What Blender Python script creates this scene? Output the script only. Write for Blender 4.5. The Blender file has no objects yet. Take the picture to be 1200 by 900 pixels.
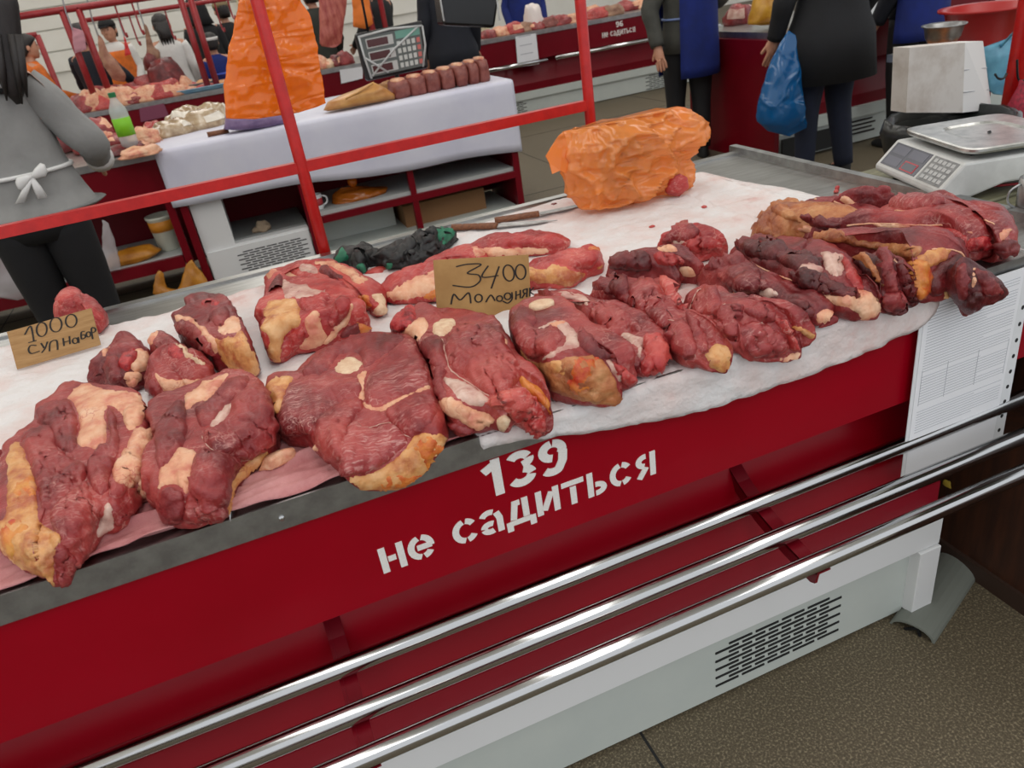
import bpy, bmesh, math, random
from mathutils import Vector, Matrix, noise
from mathutils.bvhtree import BVHTree
from mathutils.geometry import delaunay_2d_cdt
random.seed(7)
scn = bpy.context.scene
COL = scn.collection
# ------------------------------------------------------------------ camera
FPX, PITCH, ROLL, YAW = 882.87, .499548, -.157503, .30191
CAM = Vector((0, -.99, 1.53))
_cy, _sy, _cp, _sp = math.cos(YAW), math.sin(YAW), math.cos(PITCH), math.sin(PITCH)
_F = Vector((_sy*_cp, _cy*_cp, -_sp)); _R0 = Vector((_cy, -_sy, 0)); _U0 = _R0.cross(_F)
_R = math.cos(ROLL)*_R0 + math.sin(ROLL)*_U0
_U = -math.sin(ROLL)*_R0 + math.cos(ROLL)*_U0
cd = bpy.data.cameras.new('camera'); cam = bpy.data.objects.new('camera', cd); COL.objects.link(cam)
cd.sensor_fit = 'HORIZONTAL'; cd.sensor_width = 36; cd.lens = FPX/1200*36; cd.clip_end = 200; cd.dof.use_dof = True; cd.dof.focus_distance = 1.55; cd.dof.aperture_fstop = 7.5
m = Matrix.Identity(4)
for i in range(3):
    m[i][0], m[i][1], m[i][2], m[i][3] = _R[i], _U[i], -_F[i], CAM[i]
cam.matrix_world = m
scn.camera = cam
# ------------------------------------------------------------------ world, light, exposure
w = bpy.data.worlds.new('world'); scn.world = w; w.use_nodes = True
w.node_tree.nodes['Background'].inputs[0].default_value = (.93, .96, 1, 1)
w.node_tree.nodes['Background'].inputs[1].default_value = .86
def area(name, loc, sx, sy, power, rot=(0, 0, 0), col=(1, .97, .93)):
    l = bpy.data.lights.new(name, 'AREA'); l.shape = 'RECTANGLE'; l.size = sx; l.size_y = sy; l.energy = power; l.color = col
    o = bpy.data.objects.new(name, l); COL.objects.link(o); o.location = loc; o.rotation_euler = rot
    return o
for i, x in enumerate((-4.5, .5, 5.5)):          # three long roof skylights
    area('skylight_panel', (x, 5, 6.3), 1.6, 22, 300)
scn.view_settings.view_transform = 'Standard'; scn.view_settings.look = 'None'
scn.view_settings.gamma = 1; scn.view_settings.use_curve_mapping = False
scn.view_settings.exposure = 0.14

# ------------------------------------------------------------------ helpers
def ray(px, py): return _F*FPX + _R*(px-600) - _U*(py-450)
def atY(px, py, y): d = ray(px, py); return CAM + d*((y-CAM.y)/d.y)
def atZ(px, py, z): d = ray(px, py); return CAM + d*((z-CAM.z)/d.z)
def atX(px, py, x): d = ray(px, py); return CAM + d*((x-CAM.x)/d.x)
def lin(r, g, b):
    f = lambda c: (c/255/12.92) if c/255 <= .04045 else ((c/255+.055)/1.055)**2.4
    return (f(r), f(g), f(b), 1)
MATS = {}
def mat(name, c1, c2=None, scale=20, rough=.5, metal=0, bump=0, bscale=None, c3=None, detail=4, spec=.5, stretch=None,
        trans=0, alpha=1, coat=0, lo=.35, hi=.65, emit=None, sub=0, vein=None, vscale=30, vw=.03, rvar=0):
    if name in MATS: return MATS[name]
    M = bpy.data.materials.new(name); M.use_nodes = True; MATS[name] = M
    nt = M.node_tree; N = nt.nodes; L = nt.links; b = N['Principled BSDF']
    b.inputs['Base Color'].default_value = c1; b.inputs['Roughness'].default_value = rough
    b.inputs['Metallic'].default_value = metal; b.inputs['Specular IOR Level'].default_value = spec
    b.inputs['Transmission Weight'].default_value = trans; b.inputs['Alpha'].default_value = alpha
    b.inputs['Coat Weight'].default_value = coat
    if sub:
        b.inputs['Subsurface Weight'].default_value = sub; b.inputs['Subsurface Scale'].default_value = .01
    if emit:
        b.inputs['Emission Color'].default_value = c1; b.inputs['Emission Strength'].default_value = emit
    src = None
    if c2 or bump or vein:
        tc = N.new('ShaderNodeTexCoord'); src = tc.outputs['Object']
        if stretch:
            mp = N.new('ShaderNodeMapping'); mp.inputs['Scale'].default_value = stretch
            if len(stretch) > 3: pass
            L.new(src, mp.inputs[0]); src = mp.outputs[0]
    colout = None
    if c2:
        n = N.new('ShaderNodeTexNoise'); n.inputs['Scale'].default_value = scale; n.inputs['Detail'].default_value = detail
        n.inputs['Roughness'].default_value = .62
        L.new(src, n.inputs['Vector'])
        r = N.new('ShaderNodeValToRGB'); e = r.color_ramp.elements
        e[0].position = lo; e[0].color = c1; e[1].position = hi; e[1].color = c2
        if c3: x = r.color_ramp.elements.new((lo+hi)/2); x.color = c3
        L.new(n.outputs[0], r.inputs[0]); colout = r.outputs[0]
        if rvar:
            mr = N.new('ShaderNodeMapRange'); mr.inputs[3].default_value = rough-rvar; mr.inputs[4].default_value = rough+rvar
            L.new(n.outputs[0], mr.inputs[0]); L.new(mr.outputs[0], b.inputs['Roughness'])
    if vein:
        v = N.new('ShaderNodeTexVoronoi'); v.feature = 'DISTANCE_TO_EDGE'; v.inputs['Scale'].default_value = vscale
        nn = N.new('ShaderNodeTexNoise'); nn.inputs['Scale'].default_value = vscale*.7; L.new(src, nn.inputs['Vector'])
        ad = N.new('ShaderNodeVectorMath'); ad.operation = 'MULTIPLY_ADD'
        ad.inputs[1].default_value = (1.6/vscale,)*3; L.new(nn.outputs[1], ad.inputs[0]); L.new(src, ad.inputs[2])
        L.new(ad.outputs[0], v.inputs['Vector'])
        r2 = N.new('ShaderNodeValToRGB'); r2.color_ramp.elements[0].color = (.75,)*3+(1,); r2.color_ramp.elements[1].color = (0, 0, 0, 1)
        r2.color_ramp.elements[0].position = 0; r2.color_ramp.elements[1].position = vw
        L.new(v.outputs[0], r2.inputs[0])
        n3 = N.new('ShaderNodeTexNoise'); n3.inputs['Scale'].default_value = vscale*.35; L.new(src, n3.inputs['Vector'])
        r3 = N.new('ShaderNodeValToRGB'); r3.color_ramp.elements[0].position = .5; r3.color_ramp.elements[1].position = .66
        L.new(n3.outputs[0], r3.inputs[0])
        mu = N.new('ShaderNodeMath'); mu.operation = 'MULTIPLY'; L.new(r2.outputs[0], mu.inputs[0]); L.new(r3.outputs[0], mu.inputs[1])
        mx = N.new('ShaderNodeMix'); mx.data_type = 'RGBA'
        L.new(mu.outputs[0], mx.inputs[0])
        if colout: L.new(colout, mx.inputs[6])
        else: mx.inputs[6].default_value = c1
        mx.inputs[7].default_value = vein; colout = mx.outputs[2]
    if colout: L.new(colout, b.inputs['Base Color'])
    if bump:
        n2 = N.new('ShaderNodeTexNoise'); n2.inputs['Scale'].default_value = bscale or scale*3; n2.inputs['Detail'].default_value = 5
        L.new(src, n2.inputs['Vector'])
        bp = N.new('ShaderNodeBump'); bp.inputs['Strength'].default_value = bump; bp.inputs['Distance'].default_value = .004
        L.new(n2.outputs[0], bp.inputs['Height']); L.new(bp.outputs[0], b.inputs['Normal'])
    return M
def tagp(o, label=None, cat=None, group=None, kind=None):
    if label: o['label'] = label
    if cat: o['category'] = cat
    if group: o['group'] = group
    if kind: o['kind'] = kind
    return o
def thing(name, label, cat, loc, group=None):
    o = bpy.data.objects.new(name, None); COL.objects.link(o); o.location = Vector(loc); o.empty_display_size = .05
    return tagp(o, label, cat, group)
def par(o, parent):
    if parent is not None:
        o.parent = parent        # vertices are given in world space; only Empties carry a translation
        o.matrix_parent_inverse = Matrix.Translation(-parent.location) if parent.type == 'EMPTY' else Matrix.Identity(4)
    return o
def mk(name, V, Fc, M, parent=None, smooth=False, mats=None, fm=None):
    me = bpy.data.meshes.new(name); me.from_pydata([tuple(v) for v in V], [], Fc); me.update()
    if mats:
        for q in mats: me.materials.append(q)
        for p, k in zip(me.polygons, fm): p.material_index = k
    else: me.materials.append(M)
    if smooth:
        for p in me.polygons: p.use_smooth = True
    o = bpy.data.objects.new(name, me); COL.objects.link(o)
    return par(o, parent)
class MB:
    def __init__(s): s.V = []; s.F = []
    def add(s, V, Fc):
        n = len(s.V); s.V += [Vector(v) for v in V]; s.F += [tuple(i+n for i in f) for f in Fc]; return s
    def box(s, x0, x1, y0, y1, z0, z1):
        V = [(x, y, z) for x in (x0, x1) for y in (y0, y1) for z in (z0, z1)]
        return s.add(V, [(0, 1, 3, 2), (4, 6, 7, 5), (0, 4, 5, 1), (2, 3, 7, 6), (0, 2, 6, 4), (1, 5, 7, 3)])
    def prism(s, pts, ex):      # planar polygon of 3d points, extruded by vector ex
        n = len(pts); ex = Vector(ex); P = [Vector(p) for p in pts]
        return s.add(P+[p+ex for p in P], [tuple(range(n))[::-1], tuple(range(n, 2*n))]+[(i, (i+1) % n, n+(i+1) % n, n+i) for i in range(n)])
    def tube(s, pts, r, seg=10, cap=True):
        P = [Vector(p) for p in pts]; n = len(P); R = r if isinstance(r, (list, tuple)) else [r]*n
        V = []; up = None
        for i in range(n):
            t = (P[min(i+1, n-1)]-P[max(i-1, 0)]).normalized()
            if up is None: up = Vector((0, 0, 1)) if abs(t.z) < .9 else Vector((1, 0, 0))
            a = (up-t*up.dot(t)).normalized(); b = t.cross(a); up = a
            for k in range(seg):
                q = 2*math.pi*k/seg; V.append(P[i]+(a*math.cos(q)+b*math.sin(q))*R[i])
        Fc = [(i*seg+k, i*seg+(k+1) % seg, (i+1)*seg+(k+1) % seg, (i+1)*seg+k) for i in range(n-1) for k in range(seg)]
        if cap: Fc += [tuple(range(seg))[::-1], tuple(range((n-1)*seg, n*seg))]
        return s.add(V, Fc)
    def loft(s, rings, cap=True):
        n = len(rings[0]); V = [p for r in rings for p in r]
        Fc = [(i*n+k, i*n+(k+1) % n, (i+1)*n+(k+1) % n, (i+1)*n+k) for i in range(len(rings)-1) for k in range(n)]
        if cap: Fc += [tuple(range(n))[::-1], tuple(range((len(rings)-1)*n, len(rings)*n))]
        return s.add(V, Fc)
    def lathe(s, c, prof, seg=20):
        c = Vector(c)
        return s.loft([[c+Vector((r*math.cos(2*math.pi*k/seg), r*math.sin(2*math.pi*k/seg), z)) for k in range(seg)] for r, z in prof])
    def build(s, name, M, parent=None, smooth=False): return mk(name, s.V, s.F, M, parent, smooth)
def bevel(o, wdt=.004, seg=2):
    md = o.modifiers.new('bevel', 'BEVEL'); md.width = wdt; md.segments = seg; md.limit_method = 'ANGLE'; md.angle_limit = .7
    return o
def nz(p, s, o=0): return noise.noise(Vector((p[0]*s+o, p[1]*s+o*.37, p[2]*s-o)))
def struct(o): o['kind'] = 'structure'; return o
def zpts(zoom, st):
    ox, oy, s = zoom
    return [(ox+a/s, oy+b/s) for a, b in st]
def P(st):                  # "x,y x,y ..." -> list of pairs
    return [tuple(float(v) for v in q.split(',')) for q in st.split()]
def crom(pts, n, closed=True):
    m_ = len(pts); out = []
    seg = m_ if closed else m_-1
    L_ = [math.dist(pts[i], pts[(i+1) % m_]) for i in range(seg)]; tot = sum(L_)
    g = lambda i: pts[i % m_] if closed else pts[max(0, min(m_-1, i))]
    for k in range(n):
        d = tot*k/(n if closed else n-1); i = 0
        while i < seg-1 and d > L_[i]: d -= L_[i]; i += 1
        t = min(1, d/max(L_[i], 1e-9)); a, b, c, e = g(i-1), g(i), g(i+1), g(i+2)
        out.append(tuple(.5*(2*b[j]+(c[j]-a[j])*t+(2*a[j]-5*b[j]+4*c[j]-e[j])*t*t+(3*b[j]-a[j]-3*c[j]+e[j])*t**3) for j in range(len(b))))
    return out

# ------------------------------------------------------------------ materials
RED = mat('red_enamel', lin(150, 0, 24), lin(142, 0, 20), 3, .32, spec=.2)
DRED = mat('dark_red_enamel', lin(112, 4, 22), lin(102, 3, 18), 3, .35, spec=.25)
REDP = mat('red_pipe_paint', lin(190, 24, 20), lin(172, 16, 16), 30, .35, bump=.05, bscale=60)
WHITE = mat('white_enamel', lin(225, 226, 226), rough=.4)
PALE = mat('pale_grey_enamel', lin(196, 202, 196), lin(190, 197, 192), 5, .45)
STEEL = mat('brushed_steel', (.55, .55, .54, 1), (.42, .42, .41, 1), 60, .28, 1, stretch=(.15, 1, 1))
CHROME = mat('chrome_tube', (.56, .56, .56, 1), rough=.13, metal=1)
DSTEEL = mat('dull_steel', (.42, .43, .43, 1), (.3, .3, .3, 1), 25, .38, 1)
DARK = mat('dark_slot', lin(28, 28, 28), rough=.8)
BROWN = mat('brown_board', lin(70, 36, 18), lin(48, 24, 12), 8, .55, stretch=(6, 6, .6))
TERR = mat('terrazzo', lin(70, 62, 47), lin(156, 144, 118), 190, .65, c3=lin(94, 84, 65), detail=3, lo=.34, hi=.72, bump=.15, bscale=160)
BLACK = mat('black_plastic', lin(20, 20, 22), rough=.4)
CARD = mat('cardboard', lin(176, 138, 92), lin(156, 118, 74), 14, .85, stretch=(1, 1, 12), bump=.1, bscale=90)
CARD2 = mat('cardboard_smooth', lin(182, 144, 90), lin(160, 122, 72), 10, .8)
INK = mat('black_marker', lin(34, 28, 24), rough=.7)
PAPER = mat('white_paper', lin(232, 233, 236), rough=.6)
CLOTH = mat('stained_cloth', lin(222, 219, 218), lin(198, 136, 128), 4.5, .9, c3=lin(218, 202, 198), detail=9, lo=.44, hi=.74, bump=.8, bscale=90)
PINK = mat('pink_wet_towel', lin(205, 148, 146), lin(170, 100, 102), 9, .8, c3=lin(190, 128, 127), bump=.6, bscale=90, detail=6)
LETTER = mat('white_stencil_paint', lin(236, 234, 230), lin(214, 208, 202), 300, .7, lo=.2, hi=.9)
# meat
def meatmat(name, dark, mid, light, glint, vein, rot=(0, 0, .6), fib=(70, 260, 120), fk=.55, vscale=24, vw=.025, rough=.34, bump=.6, lscale=9, wet=.12):
    M = bpy.data.materials.new(name); M.use_nodes = True; MATS[name] = M
    nt = M.node_tree; N = nt.nodes; L = nt.links; b = N['Principled BSDF']
    def noi(src, sc, det=5):
        n = N.new('ShaderNodeTexNoise'); n.inputs['Scale'].default_value = sc; n.inputs['Detail'].default_value = det; n.inputs['Roughness'].default_value = .6
        L.new(src, n.inputs['Vector']); return n
    def ramp(src, stops):
        r_ = N.new('ShaderNodeValToRGB'); e = r_.color_ramp.elements
        e[0].position, e[0].color = stops[0]; e[1].position, e[1].color = stops[-1]
        for p_, c_ in stops[1:-1]: x = e.new(p_); x.color = c_
        L.new(src, r_.inputs[0]); return r_.outputs[0]
    def mix(f_, a_, b_):
        m_ = N.new('ShaderNodeMix'); m_.data_type = 'RGBA'; L.new(f_, m_.inputs[0])
        for s_, i in ((a_, 6), (b_, 7)):
            if isinstance(s_, tuple): m_.inputs[i].default_value = s_
            else: L.new(s_, m_.inputs[i])
        return m_.outputs[2]
    def mul(a_, b_):
        m_ = N.new('ShaderNodeMath'); m_.operation = 'MULTIPLY'; L.new(a_, m_.inputs[0])
        if isinstance(b_, float): m_.inputs[1].default_value = b_
        else: L.new(b_, m_.inputs[1])
        return m_.outputs[0]
    g = lambda v: (v, v, v, 1)
    co = N.new('ShaderNodeTexCoord').outputs['Object']
    mp = N.new('ShaderNodeMapping'); mp.inputs['Rotation'].default_value = rot; mp.inputs['Scale'].default_value = fib; L.new(co, mp.inputs[0])
    base = ramp(noi(co, lscale, 7).outputs[0], [(.36, dark), (.5, mid), (.66, light)])
    grain = noi(mp.outputs[0], 1, 4)
    mask = ramp(noi(co, 13, 3).outputs[0], [(.38, g(0)), (.62, g(1))])
    gf = mul(mul(ramp(grain.outputs[0], [(.5, g(0)), (.68, g(1))]), mask), fk)
    col = mix(gf, base, glint)  # pale fibre grain, with specks of reflected light painted into the colour
    nn = noi(co, vscale*.8, 3)
    ad = N.new('ShaderNodeVectorMath'); ad.operation = 'MULTIPLY_ADD'; ad.inputs[1].default_value = (2.2/vscale,)*3
    L.new(nn.outputs[1], ad.inputs[0]); L.new(co, ad.inputs[2])
    v = N.new('ShaderNodeTexVoronoi'); v.feature = 'DISTANCE_TO_EDGE'; v.inputs['Scale'].default_value = vscale; L.new(ad.outputs[0], v.inputs['Vector'])
    vf = mul(ramp(v.outputs[0], [(0, g(.8)), (vw, g(0))]), ramp(noi(co, vscale*.3, 2).outputs[0], [(.52, g(0)), (.66, g(1))]))
    col = mix(vf, col, vein)
    b.inputs['Coat Weight'].default_value = wet; b.inputs['Coat Roughness'].default_value = .22
    L.new(col, b.inputs['Base Color'])
    rr = N.new('ShaderNodeMapRange'); rr.inputs[3].default_value = rough-.1; rr.inputs[4].default_value = rough+.22; L.new(noi(co, 30, 5).outputs[0], rr.inputs[0]); L.new(rr.outputs[0], b.inputs['Roughness'])
    h = N.new('ShaderNodeMath'); h.operation = 'MULTIPLY_ADD'; h.inputs[1].default_value = .45; L.new(grain.outputs[0], h.inputs[0]); L.new(noi(co, 55, 6).outputs[0], h.inputs[2])
    bp = N.new('ShaderNodeBump'); bp.inputs['Strength'].default_value = bump; bp.inputs['Distance'].default_value = .006
    L.new(h.outputs[0], bp.inputs['Height']); L.new(bp.outputs[0], b.inputs['Normal'])
    return M
MUS1 = meatmat('muscle_red', lin(112, 22, 26), lin(148, 42, 42), lin(174, 68, 62), lin(208, 150, 142), lin(214, 160, 148))
MUS2 = meatmat('muscle_deep', lin(94, 16, 21), lin(130, 33, 36), lin(160, 56, 54), lin(172, 96, 90), lin(190, 122, 112), rot=(.4, .2, 1.6), vscale=30, fk=.45)
MUS3 = meatmat('muscle_bright', lin(146, 26, 28), lin(178, 50, 48), lin(202, 88, 78), lin(222, 164, 152), lin(230, 176, 160), rot=(.3, 0, 2.4), vscale=28, fk=.5)
MUS4 = meatmat('muscle_grained', lin(114, 24, 28), lin(146, 44, 46), lin(172, 70, 66), lin(216, 164, 156), lin(216, 166, 156), rot=(0, 0, -.5), fib=(40, 330, 120), fk=.8, vscale=40, vw=.04)
MUS5 = meatmat('muscle_dark', lin(62, 8, 11), lin(96, 17, 20), lin(130, 36, 36), lin(140, 58, 56), lin(158, 84, 78), rot=(.5, .3, .9), vscale=32, fk=.35, rough=.3)
FATC = meatmat('fat_cream', lin(206, 122, 98), lin(224, 164, 128), lin(232, 186, 152), lin(236, 204, 176), lin(184, 78, 68), fib=(60, 60, 60), fk=.4, vscale=30, vw=.04, rough=.38, lscale=22, bump=.6)
FATY = meatmat('fat_yellow', lin(172, 84, 46), lin(212, 148, 86), lin(228, 180, 126), lin(232, 196, 150), lin(176, 74, 50), fib=(50, 50, 50), fk=.4, vscale=26, vw=.05, rough=.36, lscale=17, bump=.65)
FATO = meatmat('fat_orange', lin(186, 52, 26), lin(208, 116, 44), lin(216, 150, 70), lin(226, 170, 100), lin(160, 50, 30), fib=(50, 50, 50), fk=.3, vscale=26, vw=.05, rough=.33, lscale=18, bump=.6)
FATT = meatmat('fat_tan', lin(140, 70, 40), lin(178, 106, 60), lin(200, 140, 90), lin(206, 164, 112), lin(120, 60, 40), rot=(.2, .3, .5), fib=(30, 170, 60), fk=.5, vscale=30, vw=.06, rough=.4, lscale=16, bump=.8)
SILV = meatmat('silverskin', lin(180, 122, 112), lin(204, 164, 148), lin(218, 188, 172), lin(228, 206, 194), lin(190, 120, 112), fib=(30, 200, 80), fk=.5, vscale=24, rough=.26, lscale=20, bump=.35)
BONE = mat('cut_bone', lin(230, 204, 172), lin(208, 166, 132), 60, .5, bump=.3, bscale=200)
CLOT = meatmat('blood_clot', lin(120, 14, 22), lin(172, 34, 40), lin(200, 70, 66), lin(220, 140, 130), lin(120, 14, 22), vscale=60, fk=.3, rough=.26, lscale=40, bump=.9)

def film(name, c, c2, clear=.2, trans=.5, crease=(9, 9, 16), bump=.9):
    M = bpy.data.materials.new(name); M.use_nodes = True; MATS[name] = M
    nt = M.node_tree; N = nt.nodes; L = nt.links; b = N['Principled BSDF']; out = N['Material Output']
    b.inputs['Base Color'].default_value = c; b.inputs['Roughness'].default_value = .16; b.inputs['Specular IOR Level'].default_value = .9
    co = N.new('ShaderNodeTexCoord').outputs['Object']; mp = N.new('ShaderNodeMapping'); mp.inputs['Scale'].default_value = crease; mp.inputs['Rotation'].default_value = (.3, .5, .2); L.new(co, mp.inputs[0])
    n = N.new('ShaderNodeTexNoise'); n.inputs['Scale'].default_value = 1; n.inputs['Detail'].default_value = 6; n.inputs['Distortion'].default_value = 1.2
    n.noise_type = 'RIDGED_MULTIFRACTAL'; L.new(mp.outputs[0], n.inputs['Vector'])
    bp = N.new('ShaderNodeBump'); bp.inputs['Strength'].default_value = bump; bp.inputs['Distance'].default_value = .02; L.new(n.outputs[0], bp.inputs['Height']); L.new(bp.outputs[0], b.inputs['Normal'])
    t = N.new('ShaderNodeBsdfTranslucent'); t.inputs[0].default_value = c2; L.new(bp.outputs[0], t.inputs['Normal'])
    m1 = N.new('ShaderNodeMixShader'); m1.inputs[0].default_value = trans; L.new(b.outputs[0], m1.inputs[1]); L.new(t.outputs[0], m1.inputs[2])
    tr = N.new('ShaderNodeBsdfTransparent'); tr.inputs[0].default_value = tuple(.45*v+.55 for v in c2[:3])+(1,)
    m2 = N.new('ShaderNodeMixShader'); m2.inputs[0].default_value = clear; L.new(m1.outputs[0], m2.inputs[1]); L.new(tr.outputs[0], m2.inputs[2]); L.new(m2.outputs[0], out.inputs[0])
    return M
# ================================================================== the hall
T = .889                                                   # height of the counter top
fl = struct(MB().box(-9, 16, -4, 17, -.1, 0).build('floor', TERR))
for x in (-1.62, .48, 2.58, 4.68, 6.78):
    MB().box(x-.003, x+.003, -4, 16.5, 0, .0012).build('floor_joint', DARK, fl)
for y in (-2.1, 2.3, 4.4, 6.5):
    MB().box(-9, 16, y-.003, y+.003, 0, .0012).build('floor_joint', DARK, fl)
WALL = mat('white_wall_panel', lin(240, 238, 230), lin(232, 229, 220), 1.2, .6)
wb = struct(MB().box(-9, 16, 16.5, 16.7, 0, 7).build('wall_back', WALL))
for k in range(16):
    z = 1.0+k*.36
    MB().box(-9, 16, 16.44, 16.5, z, z+.33).build('panel', WALL, wb)
for x in (-3.6, 1.2, 6.0, 10.8):
    MB().box(x-.14, x+.14, 16.25, 16.44, 0, 7).build('pillar', mat('cream_pillar', lin(216, 204, 172), rough=.6), wb)
struct(MB().box(-9.2, -9, -4, 16.7, 0, 7).build('wall_left', WALL))
struct(MB().box(-9, 16, -4, 17, 6.5, 6.6).build('ceiling', WALL))

# ================================================================== front counter 139
XL, XR = -1.5, 1.57
fc = thing('meat_counter', 'long red market counter with steel top, marked 139, carrying the beef in the foreground', 'counter', (0, .6, 0))
top = bevel(MB().box(XL, XR, .0, 1.17, T-.045, T).build('steel_top', STEEL, fc), .002)
MB().box(XL, XR, -.004, .0, T-.044, T+.003).build('front_trim', DSTEEL, top)  # darker steel here stands in for the reflection of the dark floor
MB().box(XR-.004, XR+.022, -.004, 1.19, T-.05, T+.022).build('end_rim', DSTEEL, top)
MB().box(XL, XR, 1.14, 1.17, T, T+.006).build('back_rim', STEEL, top)
for x in (-.081, -.95, .72):
    MB().lathe((0, 0, 0), [(.0045, 0), (.004, .003), (.0015, .0035)], 10)
    b = MB().lathe((0, 0, 0), [(.005, 0), (.0045, .002), (.002, .0035)], 12)
    b.V = [Vector((x+v.x, -.004-v.z, .866+v.y)) for v in b.V]
    b.build('screw', CHROME, top)
up = MB().box(XL, XR, .004, .03, .64, T-.045).build('front_panel', RED, fc)
XE = 1.28
prof = [(.12, .64), (.115, .625), (.012, .385), (.0, .30), (.08, .30), (.16, .64)]
MB().prism([(XL, y, z) for y, z in prof], (XE-XL, 0, 0)).build('recessed_panel', RED, fc)
MB().box(XL, XE, .0, .012, .30, .384).build('lower_strip', mat('red_enamel_lit', lin(140, 20, 38), rough=.35), fc)  # paler red than the panel: the light this strip catches is in the colour
MB().box(XL, XE, .16, 1.1, .30, T-.05).build('cabinet_body', DRED, fc)
# white plinth: beam, legs, inset panel with slots
pl = MB().box(XL, XE, -.022, .9, .218, .30).build('plinth_beam', WHITE, fc)
for x in (XE-.062, -1.4):
    bevel(MB().box(x, x+.062, -.03, .05, .02, .215).build('plinth_leg', WHITE, fc), .002)
ins = MB().box(XL, XE-.062, .0, .03, .012, .215).build('plinth_panel', PALE, fc)
def grille(parent, x0, x1, z0, z1, y, rows=10, per=5, nm='vent_slot'):
    dz = (z1-z0)/rows; L = (x1-x0)/per
    for r_ in range(rows):
        off = L*.5 if r_ % 2 else 0
        n = per if r_ % 2 == 0 else per-1
        for k in range(n):
            xx = x0+off+k*L
            MB().box(xx, xx+L*.86, y-.002, y+.0005, z0+r_*dz, z0+r_*dz+dz*.42).build(nm, DARK, parent)
grille(ins, .675, 1.03, .045, .178, 0)
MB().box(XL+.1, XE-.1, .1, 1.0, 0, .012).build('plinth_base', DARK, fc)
# half-pipe foot cover under the plinth leg
hp = MB()
pipe = thing('drain_pipe', 'grey plastic half pipe lying on the floor under the white plinth leg', 'pipe', (1.25, .0, 0))
rings = []
a0 = Vector((1.19, -.06, 0)); a1 = Vector((1.47, .055, 0)); dd = (a1-a0).normalized(); nn = Vector((-dd.y, dd.x, 0))
for c in (a0, a1):
    rings.append([c+nn*(.052*math.cos(q))+Vector((0, 0, .03*math.sin(q)+.001)) for q in [math.pi*k/10 for k in range(11)]] +
                 [c+nn*(.046*math.cos(q))+Vector((0, 0, .025*math.sin(q)+.001)) for q in [math.pi*k/10 for k in range(10, -1, -1)]])
hp.loft(rings).build('half_shell', mat('grey_plastic', lin(120, 124, 116), rough=.5), pipe)
for q in (.3, .7):
    MB().tube([a0+dd*.005+nn*(.03*math.cos(q*3.14)), a0+dd*.005+Vector((0, 0, .02))-nn*.01], .004, 6).build('cable_end', BLACK, pipe)
# tubes of the bag shelf
def tubeline(pxa, pxb, z):
    a = atZ(*pxa, z); b = atZ(*pxb, z); return (a.y+b.y)/2
sh = thing('bag_rail', 'three polished chrome tubes on dark red brackets along the front of the counter', 'rail', (.2, -.1, .5))
zt = [.535, .515, .505]
ty = [tubeline((600, 704), (1200, 464.5), zt[0]), tubeline((600, 765), (1200, 506), zt[1]), tubeline((600, 812), (1200, 554.5), zt[2])]
for y, z in zip(ty, zt):
    MB().tube([(XL, y, z), (2.6, y, z)], .0175, 20).build('tube', CHROME, sh, True)
for x in (.775, -.083):
    br = MB()
    pts = [(.14, .6), (.06, .545), (ty[0], zt[0]-.02), (ty[1], zt[1]-.02), (ty[2]-.0, zt[2]-.02), (ty[2]-.012, zt[2]-.014)]
    br.prism([(x, y, z) for y, z in pts]+[(x, y+.005, z-.03) for y, z in pts[::-1]], (.006, 0, 0))
    br.prism([(x, y, z-.001) for y, z in pts]+[(x, y, z-.005) for y, z in pts[::-1]], (.03, 0, 0))
    br.build('bracket', DRED, sh)
# lettering, thick strokes with stencil gaps
def ribbon(mb, pts, t, org, ux, uz, y, th=.0012):
    n = len(pts); Lp, Rp = [], []
    for i in range(n):
        d0 = Vector(pts[i])-Vector(pts[max(i-1, 0)]); d1 = Vector(pts[min(i+1, n-1)])-Vector(pts[i])
        d = (d0.normalized() if d0.length else Vector((0, 0)))+(d1.normalized() if d1.length else Vector((0, 0)))
        d.normalize(); nn_ = Vector((-d.y, d.x)); c = 1
        if d0.length and d1.length: c = max(.5, abs(nn_.dot(Vector((-d1.y, d1.x)).normalized())))
        Lp.append(Vector(pts[i])+nn_*t/2/c); Rp.append(Vector(pts[i])-nn_*t/2/c)
    W = lambda q: org+ux*q.x+uz*q.y
    V = [W(q) for q in Lp]+[W(q) for q in Rp]; off = y*th
    V2 = [v+off for v in V]
    Fc = []
    for i in range(n-1):
        Fc += [(i, i+1, n+i+1, n+i), (2*n+i, 3*n+i, 3*n+i+1, 2*n+i+1), (i, 2*n+i, 2*n+i+1, i+1), (n+i, n+i+1, 3*n+i+1, 3*n+i)]
    Fc += [(0, n, 3*n, 2*n), (n-1, 3*n-1, 4*n-1, 2*n-1)]
    mb.add(V+V2, Fc)
def arc(cx, cy, rx, ry, a0, a1, n=10):
    return [(cx+rx*math.cos(math.radians(a0+(a1-a0)*i/n)), cy+ry*math.sin(math.radians(a0+(a1-a0)*i/n))) for i in range(n+1)]
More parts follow.
